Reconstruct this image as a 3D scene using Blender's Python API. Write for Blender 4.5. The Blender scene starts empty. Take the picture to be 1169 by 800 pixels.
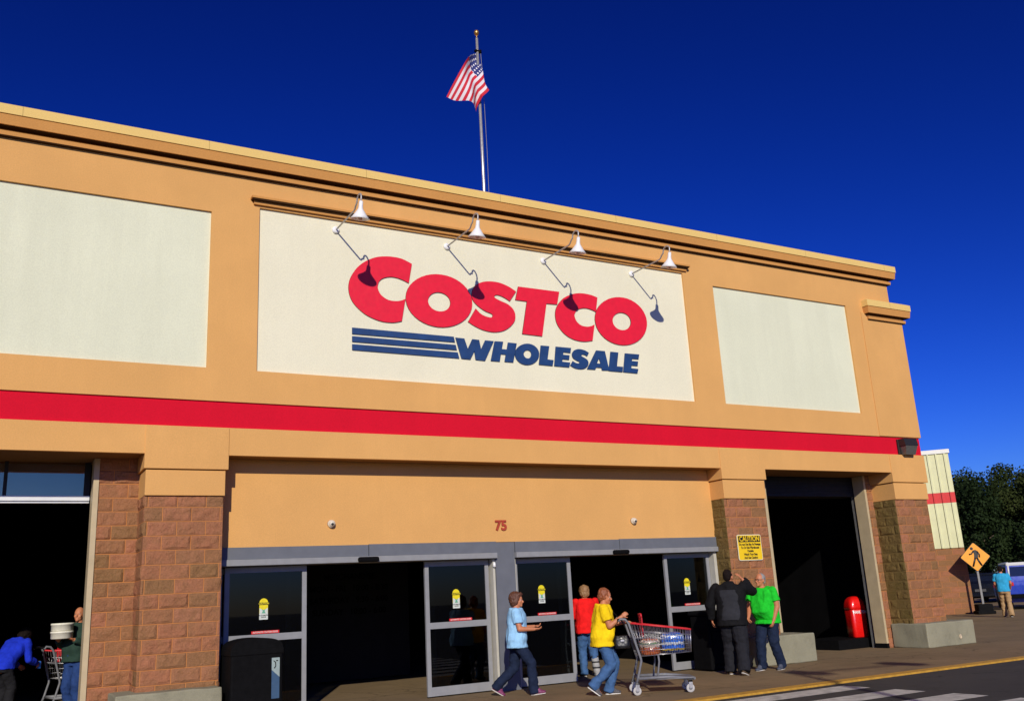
import bpy, bmesh, math, random
from mathutils import Vector, Matrix, noise
R = math.radians
PI = math.pi
random.seed(7)
scene = bpy.context.scene
COL = scene.collection

# ------------------------------------------------------------------ materials
MATS = {}
def nt(name):
    m = bpy.data.materials.new(name); m.use_nodes = True
    t = m.node_tree; t.nodes.clear()
    out = t.nodes.new('ShaderNodeOutputMaterial')
    b = t.nodes.new('ShaderNodeBsdfPrincipled')
    t.links.new(b.outputs[0], out.inputs[0])
    return m, t, b
def N(t, kind, **kw):
    n = t.nodes.new(kind)
    for k, v in kw.items(): setattr(n, k, v)
    return n
def math_node(t, op, a, b=None, c=None):
    n = N(t, 'ShaderNodeMath', operation=op)
    for i, v in enumerate((a, b, c)):
        if v is None: continue
        if isinstance(v, (int, float)): n.inputs[i].default_value = v
        else: t.links.new(v, n.inputs[i])
    return n.outputs[0]
def mixc(t, fac, a, b, mode='MIX'):
    n = N(t, 'ShaderNodeMix', data_type='RGBA', blend_type=mode)
    for sock, v in ((n.inputs[0], fac), (n.inputs[6], a), (n.inputs[7], b)):
        if isinstance(v, (int, float)): sock.default_value = v
        elif isinstance(v, (tuple, list)): sock.default_value = (*v[:3], 1)
        else: t.links.new(v, sock)
    return n.outputs[2]
def ramp(t, fac, stops):
    n = N(t, 'ShaderNodeValToRGB'); e = n.color_ramp.elements
    while len(e) < len(stops): e.new(.5)
    for i, (p, c) in enumerate(stops):
        e[i].position = p; e[i].color = (*c[:3], 1) if isinstance(c, (tuple, list)) else (c, c, c, 1)
    t.links.new(fac, n.inputs[0]); return n.outputs[0]
def noise_tex(t, vec, scale, detail=4, rough=.55):
    n = N(t, 'ShaderNodeTexNoise'); n.inputs['Scale'].default_value = scale
    n.inputs['Detail'].default_value = detail; n.inputs['Roughness'].default_value = rough
    t.links.new(vec, n.inputs['Vector']); return n.outputs[0]
def pos(t): return N(t, 'ShaderNodeNewGeometry').outputs['Position']
def objc(t): return N(t, 'ShaderNodeTexCoord').outputs['Object']
def scl(t, vec, s):
    n = N(t, 'ShaderNodeMapping'); n.inputs['Scale'].default_value = s
    t.links.new(vec, n.inputs['Vector']); return n.outputs[0]
def bump(t, b, h, strength=.3, dist=.01):
    n = N(t, 'ShaderNodeBump'); n.inputs['Strength'].default_value = strength
    n.inputs['Distance'].default_value = dist
    t.links.new(h, n.inputs['Height']); t.links.new(n.outputs[0], b.inputs['Normal'])

def mat(name, col, rough=.6, var=.12, scale=6, bmp=.0, bscale=60, metal=0, spec=.5, local=False, emit=None, coat=0):
    if name in MATS: return MATS[name]
    m, t, b = nt(name)
    b.inputs['Roughness'].default_value = rough; b.inputs['Metallic'].default_value = metal
    b.inputs['Specular IOR Level'].default_value = spec
    if coat: b.inputs['Coat Weight'].default_value = coat; b.inputs['Coat Roughness'].default_value = .08
    p = objc(t) if local else pos(t)
    if var:
        n = noise_tex(t, p, scale)
        lo = tuple(max(0, c*(1-var)) for c in col); hi = tuple(min(1, c*(1+var)) for c in col)
        t.links.new(ramp(t, n, [(.3, lo), (.7, hi)]), b.inputs['Base Color'])
        rr = ramp(t, noise_tex(t, p, scale*2.3), [(.3, max(.02, rough-.08)), (.7, min(1, rough+.08))])
        t.links.new(rr, b.inputs['Roughness'])
    else: b.inputs['Base Color'].default_value = (*col, 1)
    if bmp: bump(t, b, noise_tex(t, p, bscale, 5), bmp, .01)
    if emit:
        b.inputs['Emission Color'].default_value = (*emit[0], 1); b.inputs['Emission Strength'].default_value = emit[1]
    MATS[name] = m; return m

def stucco(name, col, streak=.06, var=.07, joint=None):
    m, t, b = nt(name); p = pos(t)
    b.inputs['Roughness'].default_value = .9; b.inputs['Specular IOR Level'].default_value = .15
    big = noise_tex(t, p, .8, 6, .62); st = noise_tex(t, scl(t, p, (2.6, 2.6, .3)), 1.0, 8, .68)
    fine = noise_tex(t, p, 55, 4, .65)
    c1 = mixc(t, ramp(t, big, [(.35, 0), (.65, 1)]), tuple(c*(1-var) for c in col), tuple(min(1, c*(1+var)) for c in col))
    c2 = mixc(t, ramp(t, st, [(.42, 0), (.85, 1)]), c1, tuple(c*(1-2.4*streak) for c in col))
    c3 = mixc(t, .32, c2, ramp(t, fine, [(.3, tuple(c*.72 for c in col)), (.7, tuple(min(1, c*1.2) for c in col))]))
    if joint:
        sp = N(t, 'ShaderNodeSeparateXYZ'); t.links.new(p, sp.inputs[0])
        f = math_node(t, 'FRACT', math_node(t, 'DIVIDE', sp.outputs[0], joint)); c3 = mixc(t, math_node(t, 'MULTIPLY', math_node(t, 'LESS_THAN', f, .012/joint), .5), c3, tuple(c*.35 for c in col))
    t.links.new(c3, b.inputs['Base Color']); bump(t, b, fine, .4, .005)
    MATS[name] = m; return m

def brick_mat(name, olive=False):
    """split-face concrete block, 0.4 x 0.2 m, running bond, laid out on world x (or y) and z"""
    m, t, b = nt(name)
    b.inputs['Roughness'].default_value = .93; b.inputs['Specular IOR Level'].default_value = .15
    g = N(t, 'ShaderNodeNewGeometry'); sp = N(t, 'ShaderNodeSeparateXYZ'); sn = N(t, 'ShaderNodeSeparateXYZ')
    t.links.new(g.outputs['Position'], sp.inputs[0]); t.links.new(g.outputs['True Normal'], sn.inputs[0])
    side = math_node(t, 'GREATER_THAN', math_node(t, 'ABSOLUTE', sn.outputs[0]), .72)
    u = math_node(t, 'ADD', math_node(t, 'MULTIPLY', sp.outputs[0], math_node(t, 'SUBTRACT', 1.0, side)), math_node(t, 'MULTIPLY', sp.outputs[1], side))
    cv = N(t, 'ShaderNodeCombineXYZ'); t.links.new(u, cv.inputs[0]); t.links.new(sp.outputs[2], cv.inputs[1])
    br = N(t, 'ShaderNodeTexBrick'); br.offset = .5; br.offset_frequency = 2; br.squash_frequency = 1; br.squash = 1
    for k, v in (('Scale', 1), ('Mortar Size', .006), ('Mortar Smooth', .3), ('Bias', 0), ('Brick Width', .4), ('Row Height', .2)):
        br.inputs[k].default_value = v
    br.inputs['Color1'].default_value = (0, 0, 0, 1); br.inputs['Color2'].default_value = (1, 1, 1, 1); br.inputs['Mortar'].default_value = (.5, .5, .5, 1)
    t.links.new(cv.outputs[0], br.inputs['Vector'])
    tone = ramp(t, br.outputs['Color'], [(0, (.28, .155, .062)), (.2, (.40, .165, .078)), (.45, (.48, .19, .098)), (.65, (.34, .17, .072)), (.82, (.22, .145, .05)), (1, (.43, .19, .10))])
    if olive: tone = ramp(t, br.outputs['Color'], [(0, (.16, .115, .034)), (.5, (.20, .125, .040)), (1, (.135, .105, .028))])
    n1 = noise_tex(t, g.outputs['Position'], 7, 5, .6); n2 = noise_tex(t, g.outputs['Position'], 45, 5, .7)
    c = mixc(t, ramp(t, n1, [(.4, 0), (.7, .55)]), tone, (.20, .125, .048))
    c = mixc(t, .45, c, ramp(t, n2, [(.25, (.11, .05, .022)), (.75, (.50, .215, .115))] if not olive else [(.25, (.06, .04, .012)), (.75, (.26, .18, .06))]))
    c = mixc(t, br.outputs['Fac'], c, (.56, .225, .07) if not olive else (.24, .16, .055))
    t.links.new(c, b.inputs['Base Color'])
    h = math_node(t, 'MULTIPLY', n2, math_node(t, 'SUBTRACT', 1.0, br.outputs['Fac']))
    bump(t, b, h, .9, .02)
    MATS[name] = m; return m

def glass_mat(name, tint=(.2, .22, .23), refl=1.0, coat=(.95, .97, 1)):
    m, t, b = nt(name); t.nodes.remove(b)
    out = [n for n in t.nodes if n.type == 'OUTPUT_MATERIAL'][0]
    tr = N(t, 'ShaderNodeBsdfTransparent'); tr.inputs[0].default_value = (*tint, 1)
    gl = N(t, 'ShaderNodeBsdfGlossy'); gl.inputs[0].default_value = (*coat, 1); gl.inputs[1].default_value = .015
    fr = N(t, 'ShaderNodeFresnel'); fr.inputs[0].default_value = 1.55
    mx = N(t, 'ShaderNodeMixShader')
    t.links.new(math_node(t, 'MULTIPLY', fr.outputs[0], refl), mx.inputs[0])
    t.links.new(tr.outputs[0], mx.inputs[1]); t.links.new(gl.outputs[0], mx.inputs[2]); t.links.new(mx.outputs[0], out.inputs[0])
    MATS[name] = m; return m

def concrete(name, col, crack=True, joints=None):
    m, t, b = nt(name); p = pos(t)
    b.inputs['Roughness'].default_value = .9; b.inputs['Specular IOR Level'].default_value = .2
    big = noise_tex(t, p, .45, 6, .6); mid = noise_tex(t, p, 3.2, 5, .6); fine = noise_tex(t, p, 70, 4, .7)
    c = ramp(t, big, [(.32, tuple(x*.72 for x in col)), (.68, tuple(x*1.2 for x in col))])
    c = mixc(t, ramp(t, mid, [(.53, 0), (.74, .7)]), c, tuple(x*.5 for x in col))
    c = mixc(t, .35, c, ramp(t, fine, [(.25, tuple(x*.55 for x in col)), (.75, tuple(x*1.45 for x in col))]))
    h = fine
    if crack:
        v = N(t, 'ShaderNodeTexVoronoi', feature='DISTANCE_TO_EDGE'); v.inputs['Scale'].default_value = .33
        wv = N(t, 'ShaderNodeVectorMath', operation='ADD'); ns = N(t, 'ShaderNodeTexNoise'); ns.inputs['Scale'].default_value = 1.4; ns.inputs['Detail'].default_value = 5
        t.links.new(p, ns.inputs['Vector']); t.links.new(p, wv.inputs[0]); t.links.new(ns.outputs['Color'], wv.inputs[1]); t.links.new(wv.outputs[0], v.inputs['Vector'])
        cr = ramp(t, v.outputs['Distance'], [(.0, 1), (.006, 0)])
        c = mixc(t, math_node(t, 'MULTIPLY', cr, .75), c, tuple(x*.3 for x in col))
    if joints:
        sp = N(t, 'ShaderNodeSeparateXYZ'); t.links.new(p, sp.inputs[0])
        for ax, step, off in joints:
            f = math_node(t, 'ABSOLUTE', math_node(t, 'SUBTRACT', math_node(t, 'FRACT', math_node(t, 'DIVIDE', math_node(t, 'ADD', sp.outputs[ax], off), step)), .5))
            j = math_node(t, 'LESS_THAN', f, .006/step)
            c = mixc(t, math_node(t, 'MULTIPLY', j, .8), c, tuple(x*.28 for x in col))
    t.links.new(c, b.inputs['Base Color']); bump(t, b, h, .45, .006)
    MATS[name] = m; return m

STUC = stucco('stucco_tan', (.71, .385, .128), .03)
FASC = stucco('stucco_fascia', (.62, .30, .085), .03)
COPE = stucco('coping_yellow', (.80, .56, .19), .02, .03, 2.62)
CREAM = stucco('stucco_cream', (.82, .785, .575), .035, .03)
CREAMG = stucco('stucco_cream_stained', (.74, .755, .555), .06, .04)
SHADOW = mat('painted_shadow', (.05, .024, .010), .9, .1, 5, spec=.1)  # near-black colour for strips that paint the shadow lines under cornice and moulding
RED = stucco('band_red', (.66, .006, .026), .05, .05)
BRICK = brick_mat('split_face_block'); BRICKO = brick_mat('split_face_block_olive', True)
ALU = mat('door_aluminium', (.265, .27, .275), .5, .06, 9, spec=.3)
ALUL = mat('light_trim', (.50, .48, .40), .5, .06, 9)
HDR = mat('header_metal', (.135, .145, .165), .55, .08, 5, spec=.3)
JAMB = mat('jamb_steel', (.50, .40, .235), .6, .08, 5)
RAIL = mat('transom_rail', (.72, .74, .74), .4, .05, 5)
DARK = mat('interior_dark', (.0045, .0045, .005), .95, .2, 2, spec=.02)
SOFF = stucco('soffit_painted_shade', (.26, .135, .05), .02)  # tan darkened in the colour itself to deepen the shade under the lintels
DARKM = mat('rollup_steel', (.028, .029, .034), .6, .1, 5, spec=.2)
BLACKP = mat('black_plastic', (.005, .005, .0055), .8, .2, 12, bmp=.1, bscale=90, spec=.06)
RUBBER = mat('black_rubber', (.008, .008, .008), .9, .2, 12, spec=.1)
WHITE = mat('white_enamel', (.86, .86, .84), .35, .03, 8)
GLASS = glass_mat('door_glass', (.2, .22, .23), .75)
BLUEG = glass_mat('transom_glass', (.75, .78, .80), 5.0, (.95, .75, .40))
LRED = mat('letter_red', (.80, .012, .035), .45, .06, 9)
LEDGE = mat('letter_edge', (.07, .008, .014), .6, 0)
LBLUE = mat('letter_blue', (.009, .048, .16), .55, .16, 4)
STEEL = mat('galvanised_steel', (.20, .20, .19), .5, .12, 14, metal=.3)
CHROME = mat('cart_steel', (.40, .40, .41), .35, .08, 14, metal=.85)
CARTG = mat('cart_grey', (.16, .165, .18), .5, .12, 14)
CARTR = mat('cart_red', (.62, .02, .03), .45, .1, 14)
TYRE = mat('wheel_grey', (.48, .47, .45), .6, .1, 20)
CONC = concrete('block_concrete', (.30, .285, .195), False)
YEL = mat('sign_yellow', (.86, .58, .01), .45, .05, 6)
ORG = mat('sign_orange', (.92, .36, .006), .45, .05, 6)
BLK = mat('sign_black', (.01, .01, .01), .5, .1, 6)
SIDEW = concrete('sidewalk_concrete', (.235, .165, .088), True, [(0, 3.0, .4), (1, 1.9, .35)])
ASPH = concrete('asphalt', (.055, .052, .047), True)
KERBY = mat('kerb_yellow', (.50, .27, .028), .75, .25, 9, bmp=.3, bscale=50)
PAINTW = mat('road_paint', (.46, .45, .40), .8, .3, 6, bmp=.2, bscale=60)
SIDING = mat('siding_cream', (.66, .66, .37), .5, .05, 3)
GRAVEL = None

# ------------------------------------------------------------------ mesh helpers
class MB:
    def __init__(s): s.bm = bmesh.new()
    def quad(s, *ps):
        return s.bm.faces.new([s.bm.verts.new(p) for p in ps])
    def box(s, x0, x1, y0, y1, z0, z1, bev=0):
        r = bmesh.ops.create_cube(s.bm, size=1)
        for v in r['verts']:
            v.co = Vector(((x0+x1)/2+v.co.x*(x1-x0), (y0+y1)/2+v.co.y*(y1-y0), (z0+z1)/2+v.co.z*(z1-z0)))
        if bev:
            es = list({e for v in r['verts'] for e in v.link_edges})
            bmesh.ops.bevel(s.bm, geom=es, offset=bev, segments=2, affect='EDGES', profile=.5)
        return s
    def cyl(s, a, b, r0, r1=None, n=12, cap=True):
        a = Vector(a); b = Vector(b); r1 = r0 if r1 is None else r1
        d = (b-a).normalized(); q = d.to_track_quat('Z', 'Y').to_matrix()
        A = [s.bm.verts.new(a+q@Vector((math.cos(2*PI*i/n)*r0, math.sin(2*PI*i/n)*r0, 0))) for i in range(n)]
        B = [s.bm.verts.new(b+q@Vector((math.cos(2*PI*i/n)*r1, math.sin(2*PI*i/n)*r1, 0))) for i in range(n)]
        for i in range(n):
            f = s.bm.faces.new((A[i], A[(i+1) % n], B[(i+1) % n], B[i])); f.smooth = True
        if cap: s.bm.faces.new(A[::-1]); s.bm.faces.new(B)
        return s
    def tube(s, pts, r, n=8):
        pts = [Vector(p) for p in pts]; rings = []; up = None
        rr = r if isinstance(r, (list, tuple)) else [r]*len(pts)
        for i, p in enumerate(pts):
            d = (pts[min(i+1, len(pts)-1)]-pts[max(i-1, 0)]).normalized()
            if up is None:
                up = Vector((0, 0, 1)) if abs(d.z) < .9 else Vector((1, 0, 0))
            x = d.cross(up).normalized(); up = x.cross(d).normalized()
            rings.append([s.bm.verts.new(p+(x*math.cos(2*PI*k/n)+up*math.sin(2*PI*k/n))*rr[i]) for k in range(n)])
        for a, b in zip(rings, rings[1:]):
            for k in range(n):
                f = s.bm.faces.new((a[k], a[(k+1) % n], b[(k+1) % n], b[k])); f.smooth = True
        s.bm.faces.new(rings[0][::-1]); s.bm.faces.new(rings[-1]); return s
    def lathe(s, prof, c=(0, 0, 0), n=24, axis='z'):
        c = Vector(c); rings = []
        for r, h in prof:
            ring = []
            for k in range(n):
                a = 2*PI*k/n; v = Vector((r*math.cos(a), r*math.sin(a), h))
                if axis == 'x': v = Vector((v.z, v.x, v.y))
                if axis == 'y': v = Vector((v.x, v.z, v.y))
                ring.append(s.bm.verts.new(c+v))
            rings.append(ring)
        for a, b in zip(rings, rings[1:]):
            for k in range(n):
                f = s.bm.faces.new((a[k], a[(k+1) % n], b[(k+1) % n], b[k])); f.smooth = True
        s.bm.faces.new(rings[0][::-1]); s.bm.faces.new(rings[-1]); return s
    def prism(s, poly, f0, f1):
        """poly: 2D points; f0, f1 map a point to 3D for the two faces"""
        A = [s.bm.verts.new(f0(p)) for p in poly]; B = [s.bm.verts.new(f1(p)) for p in poly]; n = len(poly)
        s.bm.faces.new(A); s.bm.faces.new(B[::-1])
        for i in range(n): s.bm.faces.new((A[i], B[i], B[(i+1) % n], A[(i+1) % n]))
        return s
    def ellipsoid(s, c, r, rot=None, seg=20, rings=12):
        M = Matrix.Translation(Vector(c)) @ (rot.to_4x4() if rot else Matrix.Identity(4)) @ Matrix.Diagonal((*r, 1))
        res = bmesh.ops.create_uvsphere(s.bm, u_segments=seg, v_segments=rings, radius=1, matrix=M)
        for v in res['verts']:
            for f in v.link_faces: f.smooth = True
        return s
    def build(s, name, m, parent=None, smooth=False, loc=None):
        bmesh.ops.recalc_face_normals(s.bm, faces=s.bm.faces[:])
        me = bpy.data.meshes.new(name); s.bm.to_mesh(me); s.bm.free()
        if smooth:
            for p in me.polygons: p.use_smooth = True
        o = bpy.data.objects.new(name, me); COL.objects.link(o)
        for mm in (m if isinstance(m, (list, tuple)) else [m]): me.materials.append(mm)
        if parent: o.parent = parent
        if loc: o.location = loc
        return o
def tag(o, label, cat, group=None):
    o['label'] = label; o['category'] = cat
    if group: o['group'] = group
    return o
def struct(o): o['kind'] = 'structure'; return o
def empty(name, loc=(0, 0, 0), rz=0, label=None, cat=None, group=None):
    o = bpy.data.objects.new(name, None); COL.objects.link(o); o.location = loc; o.rotation_euler = (0, 0, rz)
    o.empty_display_size = .2
    if label: tag(o, label, cat, group)
    return o
def copy_tree(o, parent=None):
    c = o.copy(); COL.objects.link(c)
    if parent: c.parent = parent
    for ch in list(o.children): copy_tree(ch, c)
    return c
def text_mesh(name, s, size, m, parent=None, bold=0.0, loc=(0, 0, 0), rot=(PI/2, 0, 0), align='CENTER', ext=.002, sx=1.0):
    cu = bpy.data.curves.new('txt', 'FONT'); cu.body = s; cu.size = size; cu.align_x = align; cu.align_y = 'CENTER'
    cu.extrude = ext; cu.offset = bold; cu.resolution_u = 3
    t = bpy.data.objects.new('txt', cu); COL.objects.link(t)
    me = bpy.data.meshes.new_from_object(t.evaluated_get(bpy.context.evaluated_depsgraph_get()))
    bpy.data.objects.remove(t); bpy.data.curves.remove(cu)
    me.materials.clear(); me.materials.append(m)
    o = bpy.data.objects.new(name, me); COL.objects.link(o)
    if parent: o.parent = parent
    o.location = loc; o.rotation_euler = rot; o.scale = (sx, 1, 1)
    return o
# ------------------------------------------------------------------ ground
MIR = 15.75                                    # the facade is symmetric about x = MIR/2
g = MB(); g.quad((-400, -300, -.024), (400, -300, -.024), (400, 400, -.024), (-400, 400, -.024)); struct(g.build('asphalt_ground', ASPH))
g = MB(); g.prism([(-40, 10.9), (44, 10.9), (44, 26), (60, 44), (-40, 44)], lambda p: (p[0], p[1], 0), lambda p: (p[0], p[1], -.3)); struct(g.build('sidewalk', SIDEW))
g = MB(); g.box(-40, 44, 10.64, 10.9, -.3, .003, .01); struct(g.build('kerb', KERBY))
g = MB()
random.seed(3)
for k in range(9):
    y0 = 9.9-.93*k
    g.quad((7.95, y0, -.020), (11.33, y0, -.020), (11.33, y0+.5, -.020), (7.95, y0+.5, -.020))
o = g.build('crosswalk_markings', PAINTW); struct(o)

# ------------------------------------------------------------------ the store
B = empty('store_building', (MIR/2, 14, 0), 0, 'long tan stucco store building with cream panels, red band and reddish block piers', 'building')
bpy.context.view_layer.update()
_inv = Matrix.Translation((-MIR/2, -14, 0))
def bp(mb, name, m, parent=None, smooth=False):
    """builds a part of the store given in world coordinates"""
    for v in mb.bm.verts: v.co = _inv @ v.co
    return mb.build(name, m, parent or B, smooth)
def wall_grid(mb, xs, zs, solid, y0, dep):
    for i in range(len(xs)-1):
        for j in range(len(zs)-1):
            if not solid(i, j): continue
            a, b, c, d = xs[i], xs[i+1], zs[j], zs[j+1]
            mb.quad((a, y0, c), (b, y0, c), (b, y0, d), (a, y0, d))
            for ii, jj, e in ((i-1, j, ((a, c), (a, d))), (i+1, j, ((b, c), (b, d))), (i, j-1, ((a, c), (b, c))), (i, j+1, ((a, d), (b, d)))):
                inside = 0 <= ii < len(xs)-1 and 0 <= jj < len(zs)-1
                if inside and solid(ii, jj): continue
                (p, q), (r, s_) = e
                mb.quad((p, y0, q), (r, y0, s_), (r, y0+dep, s_), (p, y0+dep, q))
xs = [-3.11, -2.81, -1.26, 2.73, 3.48, 12.21, 13.0, 17.01, 18.56, 18.86]
zs = [4.575, 5.08, 7.5, 7.615, 7.80, 8.5]
def sol(i, j):
    x = (xs[i]+xs[i+1])/2; z = (zs[j]+zs[j+1])/2
    if (x < -2.81 or x > 18.56) and z > 7.5: return False
    if 3.48 < x < 12.21 and 5.08 < z < 7.80: return False
    if (-1.26 < x < 2.73 or 13.0 < x < 17.01) and 5.08 < z < 7.615: return False
    return True
w = MB(); wall_grid(w, xs, zs, sol, 14.0, .3); bmesh.ops.remove_doubles(w.bm, verts=w.bm.verts[:], dist=1e-4); bp(w, 'stucco_wall', STUC)
for a, b, z1 in ((-1.26, 2.73, 7.615), (3.48, 12.21, 7.80), (13.0, 17.01, 7.615)):
    w = MB(); w.box(a-.02, b+.02, 14.04, 14.2, 5.06, z1+.02); bp(w, 'cream_panel', CREAM if z1 > 7.7 else CREAMG)
# cornice: yellow coping, undercut fascia, second step
def cornice(x0, x1, zt, pr, name_c, yb=14.28):
    def run(mb, prof):
        # prof: list of (protrusion, z) closed polygon swept along x with side returns following the overhang
        n = len(prof); A = []; Bv = []
        for p, z in prof:
            A.append(mb.bm.verts.new((x0-p, 14-p, z))); Bv.append(mb.bm.verts.new((x1+p, 14-p, z)))
        Ab = [mb.bm.verts.new((x0-p, yb, z)) for p, z in prof]; Bb = [mb.bm.verts.new((x1+p, yb, z)) for p, z in prof]
        for k in range(n):
            l = (k+1) % n
            mb.bm.faces.new((A[k], A[l], Bv[l], Bv[k])); mb.bm.faces.new((Ab[k], Ab[l], A[l], A[k])); mb.bm.faces.new((Bv[k], Bv[l], Bb[l], Bb[k]))
        mb.bm.faces.new(Ab); mb.bm.faces.new(Bb[::-1])
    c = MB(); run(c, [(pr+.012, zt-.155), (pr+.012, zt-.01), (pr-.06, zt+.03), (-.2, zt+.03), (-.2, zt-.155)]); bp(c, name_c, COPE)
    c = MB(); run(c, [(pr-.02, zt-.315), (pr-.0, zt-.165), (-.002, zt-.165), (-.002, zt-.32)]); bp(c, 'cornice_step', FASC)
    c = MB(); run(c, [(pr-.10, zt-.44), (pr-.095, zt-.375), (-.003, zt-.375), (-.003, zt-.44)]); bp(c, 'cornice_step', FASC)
    c = MB(); run(c, [(pr-.045, zt-.326), (pr-.045, zt-.3155), (-.004, zt-.3155), (-.004, zt-.328)]); bp(c, 'painted_shadow', SHADOW)  # added dark strip, paints the shadow line below the fascia
    c = MB(); run(c, [(pr-.108, zt-.452), (pr-.108, zt-.4405), (-.004, zt-.4405), (-.004, zt-.452)]); bp(c, 'painted_shadow', SHADOW)  # same painted shadow line below the second step
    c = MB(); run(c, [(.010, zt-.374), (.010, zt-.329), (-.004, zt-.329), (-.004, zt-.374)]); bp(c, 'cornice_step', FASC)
cornice(-2.81, 18.56, 8.735, .17, 'coping')
cornice(17.73, 18.9, 7.79, .16, 'pilaster_cap', 14.5)
cornice(MIR-18.9, MIR-17.73, 7.79, .16, 'pilaster_cap', 14.5)
for s in (0, 1):
    a, b = (17.48, 18.875) if not s else (MIR-18.875, MIR-17.48)
    w = MB(); w.box(a, b, 13.985, 14.25, 4.585, 7.5); bp(w, 'pilaster', STUC)
# moulding over the sign panel
m_ = MB(); m_.box(3.33, 12.34, 13.88, 14.05, 7.915, 7.95); pm = bp(m_, 'panel_moulding', FASC)
m_ = MB(); m_.box(3.345, 12.325, 13.895, 14.05, 7.895, 7.9145); bp(m_, 'painted_shadow', SHADOW, pm)  # dark strip painting the shadow under the upper moulding
m_ = MB(); m_.box(3.38, 12.29, 13.955, 14.05, 7.835, 7.8945); bp(m_, 'lower_moulding', FASC, pm)
# red band, lintels, soffits
w = MB(); w.box(-3.10, 18.85, 14.03, 14.3, 4.17, 4.58); bp(w, 'red_band', RED)
w = MB(); w.box(-3.11, 18.86, 14.0, 14.08, 3.76, 4.172); bp(w, 'lintel', STUC)
w = MB(); w.box(3.0, 12.75, 14.08, 14.42, 3.765, 4.1); bp(w, 'soffit', SOFF)
for a, b in ((-2.0, 1.98), (13.77, 17.75)):
    w = MB(); w.box(a, b, 14.08, 15.3, 3.77, 4.1); bp(w, 'soffit', SOFF)
# building shell: sides, roof, dark rooms behind the openings
w = MB(); w.box(18.62, 18.84, 14.3, 26, 0, 8.3); bp(w, 'side_wall', STUC)
w = MB(); w.box(MIR-18.84, MIR-18.62, 14.3, 26, 0, 8.3); bp(w, 'side_wall', STUC)
w = MB(); w.box(-3.0, 18.7, 14.25, 40, 8.0, 8.15); bp(w, 'roof', FASC)
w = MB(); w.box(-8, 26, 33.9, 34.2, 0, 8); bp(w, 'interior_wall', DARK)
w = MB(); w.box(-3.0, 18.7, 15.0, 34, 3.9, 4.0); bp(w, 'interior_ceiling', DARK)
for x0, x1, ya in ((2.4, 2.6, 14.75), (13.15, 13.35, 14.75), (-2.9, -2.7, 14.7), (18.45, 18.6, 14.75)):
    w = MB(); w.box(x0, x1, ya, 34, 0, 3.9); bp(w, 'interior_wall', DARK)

# piers: cap blocks and split-face block faces
def bricks(mb, o, ux, width, z0, z1, nrm, taper=True):
    """rough block face: o = (x, y) of its start, ux = unit direction along it, nrm = outward direction"""
    st = .02; nu = max(2, round(width/st)); nz = max(2, round((z1-z0)/st)); V = []
    for i in range(nu+1):
        col = []
        for j in range(nz+1):
            s = width*i/nu; z = z0+(z1-z0)*j/nz
            x = o[0]+ux[0]*s; y = o[1]+ux[1]*s
            u = y if abs(nrm[0]) > .5 else x
            row = math.floor(z/.2); off = .2 if row % 2 == 0 else 0
            fx = (u+off) % .4; fz = z % .2; bn = math.floor((u+off)/.4)
            d = min(fx, .4-fx, fz, .2-fz)
            k = max(0, min(1, (d-.006)/.03)); k = k*k*(3-2*k)
            rnd = noise.cell(Vector((bn*1.37+.5, row*2.11+.5, nrm[0]*7+.5)))
            h = .010+.008*(rnd)+.016*noise.fractal(Vector((x*7, y*7, z*7)), 1, 2, 4)+.010*noise.noise(Vector((x*2.5, y*2.5, z*3+9)))
            h = max(0, h)*k
            if taper:
                e = min(s, width-s, .035)/.035; h *= .35+.65*e if not (i in (0, nu)) else .0
            col.append(mb.bm.verts.new((x+nrm[0]*h, y+nrm[1]*h, z)))
        V.append(col)
    for i in range(nu):
        for j in range(nz):
            f = mb.bm.faces.new((V[i][j], V[i+1][j], V[i+1][j+1], V[i][j+1]))
def pier(x0, x1, z0=0.0):
    mb = MB()
    bricks(mb, (x0, 14.06), (1, 0), x1-x0, z0, 3.16, (0, -1))
    bricks(mb, (x1, 14.06), (0, 1), .6, z0, 3.16, (1, 0))
    mb.box(x0+.004, x1-.004, 14.064, 14.66, z0, 3.16)
    p = bp(mb, 'block_pier', BRICK)
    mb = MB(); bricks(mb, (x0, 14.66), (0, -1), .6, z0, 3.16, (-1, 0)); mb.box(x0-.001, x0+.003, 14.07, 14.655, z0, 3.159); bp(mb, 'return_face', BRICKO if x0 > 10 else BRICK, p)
    c = MB(); c.box(x0-.012, x1+.015, 14.018, 14.655, 3.165, 3.53, .006); bp(c, 'pier_cap', STUC)
    c = MB(); c.box(x0-.04+.0, x1+.05, 13.985, 14.66, 3.545, 4.168, .006); bp(c, 'pier_cap', STUC)
    c = MB(); c.box(x0+.03, x1-.03, 14.08, 14.64, 3.15, 3.56); bp(c, 'pier_core', FASC)
piers = [(1.955, 3.04), (MIR-3.04, MIR-1.955), (17.73, 18.82), (MIR-18.82, MIR-17.73)]
for a, b in piers: pier(a, b)
# recessed block strips beside the wide openings
for a, b in ((1.40, 2.0), (MIR-2.0, MIR-1.40), (17.52, 17.75), (MIR-17.75, MIR-17.52)):
    mb = MB(); bricks(mb, (a, 14.65), (1, 0), b-a, 0, 3.77, (0, -1), False); mb.box(a, b, 14.655, 14.95, 0, 3.77); bp(mb, 'block_strip', BRICK)
for a, b in ((1.325, 1.398), (MIR-1.398, MIR-1.325), (17.455, 17.518), (MIR-17.518, MIR-17.455)):
    mb = MB(); mb.box(a, b, 14.625, 14.93, 0, 3.765); jb = bp(mb, 'door_jamb', JAMB)
    mb = MB(); mb.box(a-.004, b+.004, 14.62, 14.935, 0, .10); bp(mb, 'jamb_shoe', BLACKP, jb)
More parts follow.
